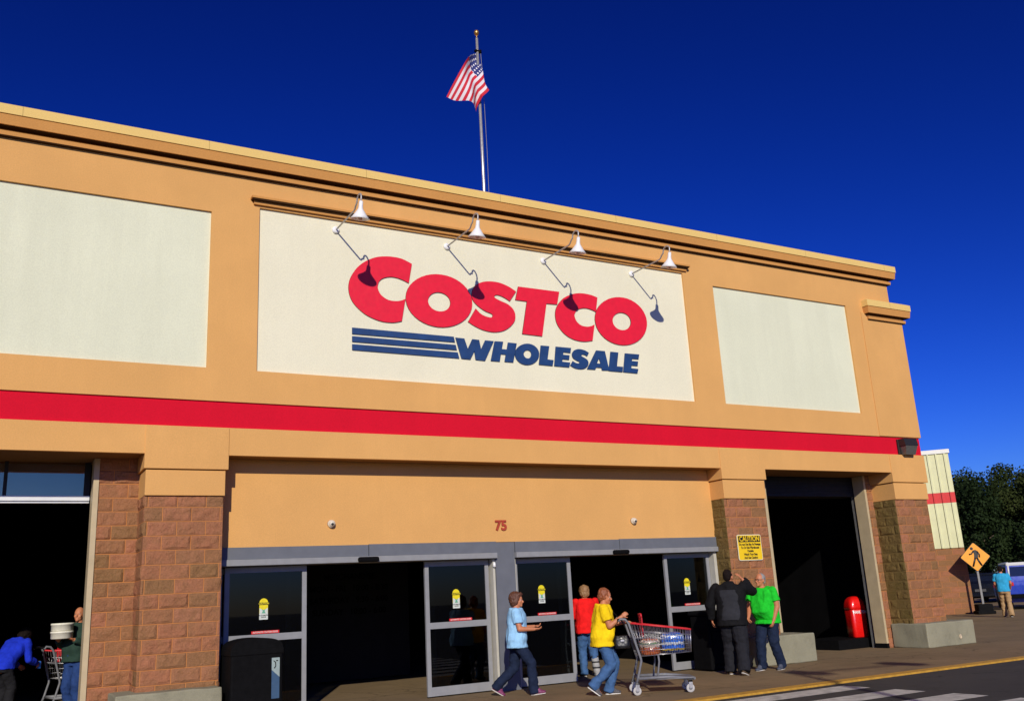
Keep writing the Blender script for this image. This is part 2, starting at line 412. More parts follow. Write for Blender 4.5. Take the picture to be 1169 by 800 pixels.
# concrete blocks at the foot of the piers
def block(x0, x1, y0, y1, h, nm):
    mb = MB(); mb.box(x0, x1, y0, y1, 0, h, .02)
    bmesh.ops.subdivide_edges(mb.bm, edges=[e for e in mb.bm.edges if e.calc_length() > .2], cuts=9, use_grid_fill=True)
    for v in mb.bm.verts:
        v.co += Vector((noise.noise(v.co*4), noise.noise(v.co*4+Vector((5, 0, 0))), noise.noise(v.co*4+Vector((0, 9, 0)))))*.012
    o = mb.build('concrete_block', CONC, None, loc=(0, 0, 0))
    if x0 > 15:
        k = MB(); k.lathe([(.045, 0), (.05, -.012), (.028, -.014), (.026, -.004)], (18.72, y0-.004, .17), 16, 'y'); k.build('lifting_eye', mat('pale_plaster', (.55, .45, .30), .8, .3, 30), o)
    return o
for (x0, x1, lab) in ((17.66, 19.25, 'pale concrete block at the foot of the corner pier, right of the roll-up opening'),
                      (12.9, 14.36, 'pale concrete block behind the man in the green shirt'),
                      (1.66, 3.02, 'pale concrete block under the block pier beside the left opening')):
    tag(block(x0, x1, 13.72, 14.62 if x0 > 15 else 14.5, .50 if x0 > 15 else .53, ''), lab, 'concrete block', 'concrete blocks at the pier bases')

# left opening: transom window
for s in (0, 1):
    if s: continue
    mb = MB(); mb.box(-2.0, 1.32, 15.06, 15.14, 3.17, 3.275); mb.box(-2.0, 1.32, 15.03, 15.06, 3.20, 3.27); fr = bp(mb, 'transom_frame', RAIL)
    for xa, xb in ((.185, .235), (1.24, 1.32), (-.85, -.80)):
        mb = MB(); mb.box(xa, xb, 15.07, 15.13, 3.277, 3.765); bp(mb, 'mullion', DARKM, fr)
    mb = MB(); mb.box(-2.0, 1.3, 15.095, 15.103, 3.277, 3.765); bp(mb, 'pane', BLUEG, fr)
    mb = MB(); mb.box(-2.0, 1.3, 15.35, 15.4, 3.277, 3.9); bp(mb, 'interior_blind', mat('blind_blue', (.42, .60, .78), .7, .08, 3), fr)
# right opening: roll-up door housing and track
mb = MB(); mb.box(14.3, 17.6, 15.0, 15.45, 3.33, 3.765)
for k in range(7): mb.box(14.3, 17.6, 14.975, 15.0, 3.335+.06*k, 3.335+.06*k+.045)
ru = bp(mb, 'roll_up_door', DARKM)
for xa in (17.49, 14.30):
    mb = MB(); mb.box(xa, xa+.03, 15.0, 15.06, 0, 3.328); bp(mb, 'track', STEEL, ru)

# entrance recess
mb = MB(); mb.box(3.0, 12.76, 14.42, 14.75, 2.44, 3.775); bp(mb, 'entrance_wall', STUC)
mb = MB(); mb.box(2.9, 12.8, 14.75, 15.0, 2.2, 3.9); bp(mb, 'entrance_soffit', DARKM)
for a, b, sp in ((3.03, 7.74, 5.42), (8.12, 12.70, 10.35)):
    mb = MB(); mb.box(a, sp-.006, 14.395, 14.8, 2.262, 2.438); mb.box(sp+.006, b, 14.392, 14.8, 2.262, 2.447)
    hd = bp(mb, 'door_header', HDR)
    mb = MB(); mb.box(a, b, 14.355, 14.8, 2.165, 2.258, .006); bp(mb, 'operator_cover', ALU, hd)
    mb = MB(); mb.box(sp-.21, sp+.14, 14.27, 14.354, 2.165, 2.245, .03); sn = bp(mb, 'door_sensor', BLACKP, hd)
mb = MB(); mb.box(7.742, 8.118, 14.43, 14.78, 0, 2.44); po = bp(mb, 'door_post', HDR)
mb = MB(); mb.box(7.70, 7.741, 14.47, 14.80, 0, 2.16); mb.box(8.119, 8.15, 14.47, 14.80, 0, 2.16); bp(mb, 'post_trim', ALUL, po)
mb = MB(); mb.cyl((7.72, 14.45, 2.02), (7.72, 14.45, 2.1), .03, .02, 10); bp(mb, 'door_beam_sensor', WHITE, po)
for xa in (3.06, 12.63):
    mb = MB(); mb.box(xa, xa+.07, 14.44, 14.8, 0, 2.165); bp(mb, 'door_jamb', ALUL)

STK_Y = mat('sticker_yellow', (.80, .66, .01), .5, .1, 30); STK_W = mat('sticker_white', (.62, .66, .60), .5, .1, 30); STK_G = mat('sticker_green', (.12, .38, .24), .5, .1, 30)
STRIP = mat('strip_red', (.72, .012, .015), .5, .1, 30)
def leaf(x0, x1, y, sticker=True, sx=None, strip=None, fixed=False):
    """one door leaf: frame with a pane above and below the mid rail"""
    mb = MB(); z1 = 2.155 if not fixed else 2.15; st = .07; d = .045
    mb.box(x0, x0+st, y, y+d, .02, z1); mb.box(x1-st, x1, y, y+d, .02, z1)
    mb.box(x0+st, x1-st, y+.001, y+d-.001, z1-.085, z1-.001); mb.box(x0+st, x1-st, y+.001, y+d-.001, .021, .16); mb.box(x0+st, x1-st, y+.001, y+d-.001, 1.065, 1.165)
    fr = bp(mb, 'sliding_door' if not fixed else 'door_sidelight', ALU)
    for a, b in ((.155, 1.07), (1.16, z1-.08)):
        mb = MB(); mb.box(x0+st-.005, x1-st+.005, y+.018, y+.026, a, b); bp(mb, 'pane', GLASS, fr)
    if sticker:
        c = sx; zb = 1.375
        mb = MB(); pl = [(c-.065, zb+.09), (c+.065, zb+.09)]+[(c+.065*math.cos(PI*k/12), zb+.245+.065*math.sin(PI*k/12)) for k in range(13)]
        mb.prism(pl, lambda p: (p[0], y+.0135, p[1]), lambda p: (p[0], y+.017, p[1])); s1 = bp(mb, 'sticker', STK_Y, fr)
        mb = MB(); mb.box(c-.065, c+.065, y+.0125, y+.0175, zb, zb+.0895); mb.prism([(c-.062, zb+.091), (c+.062, zb+.091), (c+.062, zb+.17), (c, zb+.13), (c-.062, zb+.17)], lambda p: (p[0], y+.0115, p[1]), lambda p: (p[0], y+.0128, p[1])); bp(mb, 'sticker_panel', STK_W, fr)
        mb = MB(); mb.prism([(c-.03, zb+.092), (c+.03, zb+.092), (c+.012, zb+.125), (c+.03, zb+.155), (c, zb+.14), (c-.03, zb+.155), (c-.012, zb+.125)], lambda p: (p[0], y+.0095, p[1]), lambda p: (p[0], y+.0112, p[1])); bp(mb, 'sticker_mark', STK_G, fr)
        mb = MB(); mb.box(c-.07, c+.07, y+.0095, y+.0125, zb+.215, zb+.25); bp(mb, 'sticker_band', BLK, fr)
        t = text_mesh('lettering', 'CAUTION', .034, STK_Y, fr, .001, (c-MIR/2, y+.007-14, zb+.2325), ext=.001)
        t = text_mesh('lettering', 'AUTOMATIC\nDOOR', .026, BLK, fr, .0006, (c-MIR/2, y+.010-14, zb+.048), ext=.001)
    if strip:
        a, b = strip
        mb = MB(); mb.box(a, b, y+.010, y+.017, 1.172, 1.212); bp(mb, 'warning_strip', STRIP, fr)
        text_mesh('lettering', 'AUTOMATIC CAUTION DOOR', .034, STK_W, fr, .0006, ((a+b)/2-MIR/2, y+.008-14, 1.192), ext=.001, sx=(b-a)/.52)
    return fr
leaf(3.21, 4.46, 14.58, True, 3.80, (3.62, 4.04))
leaf(6.47, 7.76-.09, 14.58, True, 7.04, (6.9, 7.32))
leaf(8.17, 9.35, 14.58, True, 8.72, (8.62, 9.0))
leaf(11.50, 12.62, 14.58, True, 12.02, (11.92, 12.3))
for a, b in ((3.13, 4.24), (6.62, 7.70), (8.16, 9.20), (11.64, 12.63)): leaf(a, b, 14.70, False, fixed=True)
# house number, cameras
text_mesh('house_number', '75', .235, mat('number_red', (.42, .05, .02), .6), B, .007, (7.865-MIR/2, .407, 2.715), ext=.012)
for x in (4.80, 10.72):
    mb = MB(); mb.cyl((x, 14.42, 2.775), (x, 14.37, 2.775), .062, .058, 20); mb.ellipsoid((x, 14.365, 2.775), (.05, .05, .05)); o = bp(mb, 'security_camera', mat('camera_cream', (.66, .60, .48), .4, .05, 20))
    mb = MB(); mb.ellipsoid((x-.005, 14.325, 2.765), (.022, .02, .02)); bp(mb, 'lens', BLK, o)
# corner security light
mb = MB(); mb.box(18.04, 18.52, 13.98, 14.03, 4.18, 4.52, .01)
mb.prism([(18.06, 4.52), (18.50, 4.52), (18.50, 4.36), (18.06, 4.36)], lambda p: (p[0], 13.83 if p[1] > 4.4 else 13.80, p[1]), lambda p: (p[0], 13.98, p[1]))
sl = mb; L_ = MB.build(sl, 'security_light', mat('lamp_bronze', (.02, .018, .016), .5, .15, 20)); tag(L_, 'dark box-shaped security light on the red band at the right corner of the store', 'wall light')
mb = MB(); mb.prism([(18.08, 4.355), (18.48, 4.355), (18.44, 4.16), (18.12, 4.16)], lambda p: (p[0], 13.81 if p[1] > 4.3 else 13.87, p[1]), lambda p: (p[0], 13.975, p[1])); mb.build('lens', mat('lamp_lens', (.10, .095, .085), .25, .1, 30), L_)

# dark notice board far inside the entrance
nb = empty('notice_board', (6.9, 19.5, 0), 0, 'dim dark board of opening hours standing deep inside the entrance', 'notice board')
mb = MB(); mb.box(-1.35, 1.35, 0, .06, .02, 2.65, .01); mb.build('panel', mat('board_dark', (.022, .022, .024), .8, .1, 4, spec=.1), nb)
for k, s in enumerate(('STORE', 'MERCHANDISE', 'MON - FRI   10:00 - 8:30', 'SATURDAY   9:30 - 6:00', 'SUNDAY   10:00 - 6:00')):
    text_mesh('lettering', s, .17, mat('board_letters', (.004, .004, .004), .9, 0, spec=.05), nb, .004, (0, -.004, 2.35-.24*k), ext=.002)
LETTERS = [
  ('C', 'red', [[(6.137,7.197),(6.096,7.214),(6.054,7.231),(6.013,7.247),(5.972,7.26),(5.931,7.268),(5.891,7.274),(5.85,7.277),(5.809,7.278),(5.769,7.278),(5.73,7.277),(5.69,7.273),(5.648,7.268),(5.604,7.261),(5.559,7.253),(5.513,7.242),(5.468,7.227),(5.422,7.208),(5.376,7.185),(5.331,7.16),(5.289,7.133),(5.251,7.106),(5.215,7.078),(5.182,7.048),(5.151,7.017),(5.123,6.983),(5.097,6.947),(5.074,6.911),(5.053,6.877),(5.036,6.845),(5.021,6.814),(5.009,6.784),(4.998,6.753),(4.991,6.722),(4.985,6.69),(4.982,6.657),(4.98,6.626),(4.981,6.594),(4.984,6.564),(4.989,6.533),(4.997,6.503),(5.006,6.472),(5.018,6.442),(5.032,6.412),(5.049,6.384),(5.069,6.357),(5.091,6.33),(5.116,6.304),(5.144,6.279),(5.174,6.254),(5.207,6.229),(5.241,6.205),(5.277,6.184),(5.314,6.166),(5.353,6.15),(5.392,6.136),(5.431,6.123),(5.469,6.113),(5.507,6.103),(5.546,6.096),(5.587,6.091),(5.63,6.088),(5.675,6.088),(5.721,6.089),(5.765,6.093),(5.806,6.101),(5.846,6.111),(5.885,6.123),(5.925,6.135),(5.999,6.539),(5.978,6.529),(5.957,6.518),(5.936,6.508),(5.913,6.5),(5.89,6.493),(5.865,6.486),(5.839,6.482),(5.813,6.479),(5.783,6.478),(5.752,6.478),(5.721,6.48),(5.693,6.485),(5.668,6.492),(5.645,6.501),(5.624,6.512),(5.604,6.524),(5.585,6.537),(5.567,6.551),(5.551,6.567),(5.536,6.584),(5.524,6.604),(5.514,6.626),(5.506,6.648),(5.5,6.668),(5.497,6.686),(5.497,6.703),(5.498,6.72),(5.501,6.737),(5.506,6.755),(5.512,6.774),(5.519,6.792),(5.53,6.809),(5.544,6.825),(5.56,6.841),(5.579,6.855),(5.601,6.868),(5.627,6.88),(5.658,6.891),(5.69,6.9),(5.721,6.906),(5.751,6.91),(5.782,6.91),(5.812,6.909),(5.842,6.906),(5.873,6.901),(5.903,6.894),(5.934,6.886),(5.963,6.877),(5.99,6.867),(6.016,6.857),(6.042,6.846),(6.068,6.836)]]),
  ('O', 'red', [[(6.009,6.509),(6.008,6.585),(6.023,6.662),(6.053,6.736),(6.098,6.807),(6.157,6.872),(6.227,6.93),(6.308,6.979),(6.397,7.019),(6.493,7.048),(6.592,7.066),(6.693,7.071),(6.792,7.065),(6.888,7.047),(6.978,7.017),(7.06,6.977),(7.132,6.927),(7.192,6.869),(7.239,6.803),(7.271,6.732),(7.287,6.658),(7.288,6.581),(7.273,6.505),(7.243,6.431),(7.198,6.36),(7.14,6.295),(7.069,6.237),(6.988,6.188),(6.899,6.148),(6.804,6.119),(6.704,6.101),(6.604,6.095),(6.504,6.102),(6.408,6.12),(6.318,6.15),(6.236,6.19),(6.164,6.24),(6.104,6.298),(6.058,6.364),(6.026,6.434)],[(6.425,6.539),(6.425,6.567),(6.43,6.594),(6.441,6.62),(6.457,6.645),(6.477,6.668),(6.501,6.688),(6.528,6.705),(6.558,6.719),(6.591,6.728),(6.624,6.733),(6.658,6.734),(6.691,6.731),(6.724,6.723),(6.754,6.712),(6.781,6.696),(6.805,6.677),(6.824,6.655),(6.84,6.631),(6.85,6.605),(6.855,6.578),(6.855,6.551),(6.85,6.523),(6.839,6.497),(6.823,6.472),(6.803,6.449),(6.779,6.429),(6.752,6.412),(6.722,6.399),(6.689,6.389),(6.656,6.384),(6.622,6.383),(6.589,6.386),(6.557,6.394),(6.526,6.406),(6.499,6.421),(6.475,6.44),(6.456,6.462),(6.44,6.486),(6.43,6.512)]]),
  ('S', 'red', [[(8.208,6.933),(8.168,6.954),(8.127,6.975),(8.087,6.996),(8.044,7.013),(8.0,7.029),(7.955,7.042),(7.91,7.053),(7.864,7.062),(7.818,7.066),(7.772,7.068),(7.727,7.067),(7.683,7.065),(7.641,7.06),(7.601,7.054),(7.562,7.046),(7.524,7.035),(7.487,7.021),(7.451,7.005),(7.417,6.986),(7.387,6.966),(7.363,6.943),(7.343,6.917),(7.326,6.891),(7.312,6.863),(7.3,6.835),(7.292,6.805),(7.286,6.775),(7.285,6.746),(7.287,6.719),(7.293,6.692),(7.303,6.667),(7.317,6.643),(7.336,6.62),(7.359,6.599),(7.384,6.578),(7.412,6.558),(7.442,6.538),(7.475,6.519),(7.509,6.501),(7.541,6.486),(7.574,6.474),(7.608,6.466),(7.638,6.459),(7.662,6.451),(7.677,6.442),(7.687,6.433),(7.692,6.424),(7.693,6.415),(7.691,6.404),(7.685,6.393),(7.675,6.383),(7.66,6.376),(7.64,6.374),(7.614,6.375),(7.586,6.379),(7.558,6.384),(7.531,6.391),(7.503,6.4),(7.476,6.411),(7.45,6.425),(7.425,6.443),(7.401,6.465),(7.378,6.488),(7.355,6.511),(7.19,6.249),(7.224,6.231),(7.257,6.212),(7.291,6.194),(7.328,6.178),(7.368,6.162),(7.411,6.147),(7.455,6.133),(7.501,6.123),(7.549,6.115),(7.599,6.109),(7.65,6.106),(7.699,6.107),(7.747,6.112),(7.793,6.12),(7.838,6.131),(7.88,6.145),(7.919,6.161),(7.955,6.18),(7.989,6.201),(8.021,6.224),(8.052,6.25),(8.082,6.28),(8.109,6.31),(8.13,6.339),(8.146,6.366),(8.156,6.392),(8.162,6.419),(8.164,6.447),(8.163,6.477),(8.158,6.509),(8.148,6.54),(8.133,6.569),(8.112,6.596),(8.085,6.621),(8.055,6.643),(8.024,6.663),(7.991,6.677),(7.957,6.688),(7.922,6.697),(7.89,6.706),(7.859,6.717),(7.828,6.727),(7.801,6.737),(7.779,6.746),(7.763,6.756),(7.751,6.765),(7.745,6.773),(7.742,6.782),(7.745,6.791),(7.752,6.801),(7.763,6.809),(7.776,6.815),(7.791,6.819),(7.808,6.821),(7.828,6.82),(7.85,6.817),(7.876,6.812),(7.905,6.803),(7.934,6.793),(7.962,6.782),(7.988,6.77),(8.013,6.757),(8.037,6.743),(8.062,6.73)]]),
  ('T', 'red', [[(8.259,7.035),(9.154,7.037),(9.088,6.779),(8.851,6.771),(8.714,6.122),(8.29,6.129),(8.428,6.767),(8.184,6.769)]]),
  ('C', 'red', [[(10.025,7.023),(9.99,7.032),(9.957,7.041),(9.922,7.049),(9.887,7.056),(9.85,7.061),(9.812,7.064),(9.774,7.067),(9.736,7.068),(9.698,7.068),(9.66,7.066),(9.622,7.064),(9.584,7.059),(9.547,7.052),(9.509,7.044),(9.471,7.033),(9.431,7.019),(9.387,7.001),(9.34,6.98),(9.293,6.955),(9.251,6.928),(9.213,6.897),(9.178,6.863),(9.146,6.828),(9.118,6.794),(9.095,6.761),(9.076,6.73),(9.06,6.699),(9.048,6.667),(9.039,6.634),(9.033,6.601),(9.031,6.568),(9.03,6.536),(9.032,6.504),(9.036,6.472),(9.042,6.44),(9.052,6.409),(9.066,6.378),(9.084,6.347),(9.105,6.317),(9.128,6.288),(9.153,6.262),(9.18,6.236),(9.21,6.213),(9.241,6.192),(9.275,6.173),(9.31,6.157),(9.346,6.142),(9.383,6.13),(9.419,6.12),(9.455,6.113),(9.492,6.108),(9.528,6.104),(9.565,6.102),(9.602,6.102),(9.639,6.103),(9.677,6.107),(9.716,6.113),(9.756,6.121),(9.795,6.13),(9.835,6.138),(9.91,6.468),(9.891,6.457),(9.872,6.447),(9.852,6.436),(9.831,6.427),(9.807,6.42),(9.782,6.413),(9.756,6.407),(9.728,6.404),(9.698,6.404),(9.666,6.405),(9.634,6.409),(9.604,6.416),(9.578,6.427),(9.552,6.442),(9.529,6.459),(9.51,6.476),(9.495,6.496),(9.483,6.517),(9.474,6.539),(9.468,6.559),(9.463,6.576),(9.461,6.592),(9.461,6.607),(9.465,6.624),(9.474,6.644),(9.485,6.666),(9.5,6.687),(9.517,6.706),(9.536,6.721),(9.559,6.734),(9.583,6.746),(9.608,6.755),(9.635,6.763),(9.664,6.77),(9.693,6.774),(9.723,6.776),(9.754,6.776),(9.785,6.773),(9.817,6.769),(9.848,6.763),(9.878,6.755),(9.908,6.746),(9.937,6.735),(9.967,6.725)]]),
  ('O', 'red', [[(9.936,6.485),(9.929,6.562),(9.938,6.639),(9.963,6.715),(10.002,6.789),(10.054,6.858),(10.119,6.92),(10.195,6.975),(10.279,7.02),(10.37,7.055),(10.466,7.079),(10.564,7.091),(10.662,7.092),(10.757,7.08),(10.847,7.056),(10.93,7.021),(11.004,6.975),(11.067,6.921),(11.117,6.858),(11.153,6.789),(11.175,6.716),(11.181,6.64),(11.172,6.562),(11.148,6.486),(11.109,6.413),(11.056,6.344),(10.992,6.281),(10.916,6.227),(10.831,6.181),(10.74,6.146),(10.644,6.122),(10.546,6.11),(10.448,6.11),(10.353,6.122),(10.263,6.146),(10.18,6.181),(10.106,6.226),(10.044,6.281),(9.993,6.343),(9.957,6.412)],[(10.346,6.546),(10.343,6.573),(10.345,6.602),(10.352,6.63),(10.365,6.657),(10.382,6.683),(10.404,6.706),(10.43,6.727),(10.459,6.745),(10.491,6.758),(10.524,6.768),(10.559,6.774),(10.593,6.775),(10.627,6.771),(10.659,6.764),(10.689,6.752),(10.716,6.736),(10.739,6.717),(10.758,6.694),(10.772,6.67),(10.78,6.643),(10.784,6.615),(10.782,6.587),(10.775,6.559),(10.762,6.531),(10.744,6.506),(10.723,6.482),(10.697,6.461),(10.668,6.444),(10.636,6.43),(10.602,6.42),(10.568,6.415),(10.533,6.414),(10.5,6.417),(10.467,6.425),(10.437,6.437),(10.411,6.453),(10.388,6.472),(10.369,6.494),(10.355,6.519)]]),
  ('stripe', 'blue', [[(5.04,5.935),(6.896,5.947),(6.916,5.85),(5.039,5.829)]]),
  ('stripe', 'blue', [[(5.039,5.788),(6.928,5.802),(6.947,5.711),(5.038,5.695)]]),
  ('stripe', 'blue', [[(5.038,5.651),(6.961,5.669),(6.988,5.564),(5.037,5.554)]]),
  ('W', 'blue', [[(6.931,5.935),(7.101,5.934),(7.163,5.746),(7.26,5.936),(7.394,5.934),(7.425,5.76),(7.517,5.937),(7.687,5.937),(7.492,5.56),(7.309,5.565),(7.291,5.724),(7.202,5.562),(7.032,5.564)]]),
  ('H', 'blue', [[(7.709,5.938),(7.88,5.944),(7.844,5.804),(7.951,5.804),(7.981,5.938),(8.16,5.937),(8.067,5.576),(7.892,5.574),(7.924,5.71),(7.821,5.71),(7.791,5.571),(7.613,5.569)]]),
  ('O', 'blue', [[(8.12,5.679),(8.114,5.723),(8.121,5.768),(8.14,5.812),(8.171,5.854),(8.211,5.89),(8.26,5.919),(8.314,5.94),(8.371,5.951),(8.427,5.953),(8.481,5.944),(8.529,5.925),(8.569,5.898),(8.599,5.864),(8.618,5.824),(8.624,5.78),(8.617,5.735),(8.598,5.69),(8.567,5.649),(8.526,5.613),(8.478,5.583),(8.424,5.563),(8.367,5.551),(8.31,5.55),(8.257,5.559),(8.208,5.577),(8.168,5.604),(8.138,5.639)],[(8.305,5.705),(8.295,5.728),(8.293,5.752),(8.299,5.777),(8.313,5.799),(8.333,5.816),(8.356,5.827),(8.382,5.831),(8.407,5.827),(8.429,5.815),(8.446,5.798),(8.455,5.775),(8.457,5.751),(8.451,5.726),(8.438,5.704),(8.418,5.686),(8.394,5.675),(8.369,5.672),(8.344,5.676),(8.322,5.687)]]),
  ('L', 'blue', [[(8.672,5.942),(8.852,5.944),(8.797,5.687),(8.927,5.683),(8.899,5.572),(8.608,5.575)]]),
  ('E', 'blue', [[(8.996,5.948),(9.333,5.95),(9.311,5.854),(9.156,5.857),(9.146,5.804),(9.287,5.804),(9.27,5.719),(9.125,5.718),(9.116,5.669),(9.29,5.665),(9.262,5.573),(8.938,5.573)]]),
  ('S', 'blue', [[(9.727,5.892),(9.689,5.908),(9.652,5.924),(9.614,5.935),(9.573,5.942),(9.532,5.945),(9.493,5.943),(9.458,5.936),(9.427,5.925),(9.4,5.909),(9.377,5.887),(9.359,5.86),(9.347,5.835),(9.345,5.81),(9.349,5.786),(9.358,5.766),(9.372,5.75),(9.392,5.738),(9.415,5.727),(9.446,5.715),(9.481,5.704),(9.502,5.694),(9.502,5.681),(9.488,5.669),(9.469,5.661),(9.448,5.661),(9.423,5.665),(9.4,5.672),(9.383,5.68),(9.367,5.689),(9.352,5.699),(9.289,5.608),(9.319,5.594),(9.349,5.579),(9.381,5.568),(9.42,5.561),(9.461,5.557),(9.501,5.556),(9.537,5.559),(9.572,5.565),(9.603,5.576),(9.633,5.592),(9.659,5.613),(9.679,5.634),(9.693,5.654),(9.7,5.676),(9.701,5.697),(9.696,5.717),(9.686,5.738),(9.67,5.755),(9.646,5.77),(9.617,5.782),(9.592,5.793),(9.572,5.801),(9.555,5.808),(9.547,5.816),(9.55,5.827),(9.561,5.84),(9.576,5.848),(9.595,5.849),(9.616,5.846),(9.636,5.841),(9.652,5.834),(9.666,5.826),(9.679,5.818)]]),
  ('A', 'blue', [[(9.902,5.951),(10.1,5.953),(10.168,5.578),(10.001,5.57),(9.996,5.619),(9.872,5.617),(9.843,5.571),(9.663,5.568)],[(9.951,5.804),(9.982,5.695),(9.893,5.696)]]),
  ('L', 'blue', [[(10.236,5.952),(10.416,5.952),(10.356,5.672),(10.5,5.672),(10.479,5.569),(10.157,5.569)]]),
  ('E', 'blue', [[(10.575,5.949),(10.915,5.953),(10.89,5.857),(10.737,5.854),(10.724,5.806),(10.873,5.808),(10.853,5.718),(10.706,5.718),(10.695,5.66),(10.863,5.656),(10.832,5.567),(10.5,5.57)]]),
]
# ------------------------------------------------------------------ the store sign: eleven letters and three stripes
S_ = empty('store_sign', (7.85, 14.03, 5.5), 0, 'red and dark blue lettering with three blue stripes on the middle cream panel', 'store sign')
def outline(name, contours, m, y0, y1, parent, org, edge=None):
    edge = edge or m
    bm = bmesh.new(); es = []
    for c in contours:
        vs = [bm.verts.new((x-org[0], 0, z-org[2])) for x, z in c]
        es += [bm.edges.new((vs[i], vs[(i+1) % len(vs)])) for i in range(len(vs))]
    r = bmesh.ops.triangle_fill(bm, use_beauty=True, edges=es, normal=(0, -1, 0))
    fs = [f for f in r['geom'] if isinstance(f, bmesh.types.BMFace)]
    e = bmesh.ops.extrude_face_region(bm, geom=fs)
    for v in e['geom']:
        if isinstance(v, bmesh.types.BMVert): v.co.y = y0-y1
    bmesh.ops.translate(bm, verts=bm.verts[:], vec=(0, y1-org[1], 0))
    bmesh.ops.recalc_face_normals(bm, faces=bm.faces[:])
    me = bpy.data.meshes.new(name); bm.to_mesh(me); bm.free(); me.materials.append(m); me.materials.append(edge)
    for p in me.polygons:
        if abs(p.normal.y) < .5: p.material_index = 1
    o = bpy.data.objects.new(name, me); COL.objects.link(o); o.parent = parent; return o
for nm, colr, cs in LETTERS:
    outline('letter' if nm != 'stripe' else 'stripe', cs, LRED if colr == 'red' else LBLUE, 14.016, 14.038, S_, S_.location, LEDGE if colr == 'red' else None)

# ------------------------------------------------------------------ gooseneck lamps over the sign
def make_lamp():
    t = empty('gooseneck_lamp')
    mb = MB(); mb.lathe([(.065, 0), (.065, .02), (.04, .045)], (0, 0, 0), 20, 'y')
    for v in mb.bm.verts: v.co.y = -v.co.y
    mb.build('wall_plate', WHITE, t)
    pts = [(0, -.03, 0), (0, -.45, -.005), (0, -.90, -.012), (0, -.945, -.004), (0, -1.0, .05)]
    for k in range(11):
        a = PI*(1-k/10*.86); pts.append((0, -1.15+.105*math.cos(a), .07+.105*math.sin(a)))
    pts = pts[:5]+[(x, -1.15-(y+1.15), z) for x, y, z in pts[5:]]
    pts += [(0, -1.235, 0.03), (0, -1.215, -.03)]
    mb = MB(); mb.tube(pts, .0135, 8); mb.build('arm', mat('lamp_arm', (.42, .40, .38), .4, .05, 12, metal=.3), t)
    mb = MB(); o = (0, 0, 0); TL = Matrix.Translation((0, -1.24, .03)) @ Matrix.Rotation(R(13), 4, 'X')
    mb.lathe([(.030, -.01), (.034, -.09), (.040, -.135), (.062, -.17), (.105, -.235), (.155, -.295), (.149, -.297), (.098, -.24), (.055, -.178), (.03, -.14)], o, 28)
    for v in mb.bm.verts: v.co = TL @ v.co
    mb.build('shade', WHITE, t, True)
    mb = MB(); mb.ellipsoid((0, 0, -.275), (.045, .045, .05))
    for v in mb.bm.verts: v.co = TL @ v.co
    mb.build('bulb', mat('bulb_pink', (.75, .55, .5), .3, 0), t)
    return t
lamp = make_lamp()
for i, (x, lab) in enumerate(((4.766, 'white gooseneck lamp above the first big red C, leftmost of the four'), (6.831, 'white gooseneck lamp whose shadow falls on the red S'),
                              (8.848, 'white gooseneck lamp whose shadow falls on the second red C'), (10.908, 'white gooseneck lamp above bare panel right of the last red O'))):
    l = lamp if i == 0 else copy_tree(lamp); l.location = (x, 14.04, 7.62); tag(l, lab, 'wall lamp', 'gooseneck lamps over the sign')

# ------------------------------------------------------------------ flagpole and flag
fp = empty('flagpole', (10.9, 20, 8.15), 0, 'tall silver flagpole with gold ball rising from the roof', 'flagpole')
mb = MB(); mb.cyl((0, 0, 0), (0, 0, 8.45), .052, .036, 16); mb.build('pole', mat('pole_silver', (.62, .60, .55), .35, .05, 8, metal=.6), fp)
mb = MB(); mb.ellipsoid((0, 0, 8.62), (.075, .075, .085)); mb.cyl((0, 0, 8.45), (0, 0, 8.56), .02); mb.build('finial', mat('gold', (.70, .38, .10), .3, .05, metal=.8), fp)
mb = MB(); mb.box(-.09, .12, -.04, .04, 8.0, 8.07, .02); mb.cyl((.1, 0, 8.0), (.1, 0, 8.1), .03, n=10); mb.build('pulley', BLACKP, fp)
mb = MB(); mb.tube([(.1, 0, 8.05), (.12, -.02, 7.2), (.14, -.02, 5), (.13, -.01, 2.5), (.1, 0, 1.2)], .006, 6); mb.build('halyard', mat('rope', (.30, .29, .27), .8, .1, 9), fp)
def flag_mat():
    m, t, b = nt('flag_cloth'); b.inputs['Roughness'].default_value = .8
    uv = N(t, 'ShaderNodeTexCoord').outputs['UV']; s = N(t, 'ShaderNodeSeparateXYZ'); t.links.new(uv, s.inputs[0])
    u, v = s.outputs[0], s.outputs[1]
    stripe = math_node(t, 'LESS_THAN', math_node(t, 'FRACT', math_node(t, 'MULTIPLY', v, 6.5)), .5)
    c = mixc(t, stripe, (.72, .68, .70), (.56, .012, .03))
    can = math_node(t, 'MULTIPLY', math_node(t, 'LESS_THAN', u, .4), math_node(t, 'GREATER_THAN', v, 6/13))
    cu = math_node(t, 'MULTIPLY', u, 11/.4); cvv = math_node(t, 'MULTIPLY', math_node(t, 'SUBTRACT', v, 6/13), 9/(7/13))
    fu = math_node(t, 'SUBTRACT', math_node(t, 'FRACT', math_node(t, 'MULTIPLY', cu, .5)), .5); fv = math_node(t, 'SUBTRACT', math_node(t, 'FRACT', math_node(t, 'MULTIPLY', cvv, .5)), .5)
    r = math_node(t, 'SQRT', math_node(t, 'ADD', math_node(t, 'MULTIPLY', fu, fu), math_node(t, 'MULTIPLY', fv, fv)))
    star = math_node(t, 'LESS_THAN', r, .23)
    c2 = mixc(t, star, (.02, .03, .16), (.8, .78, .78))
    t.links.new(mixc(t, can, c, c2), b.inputs['Base Color'])
    return m
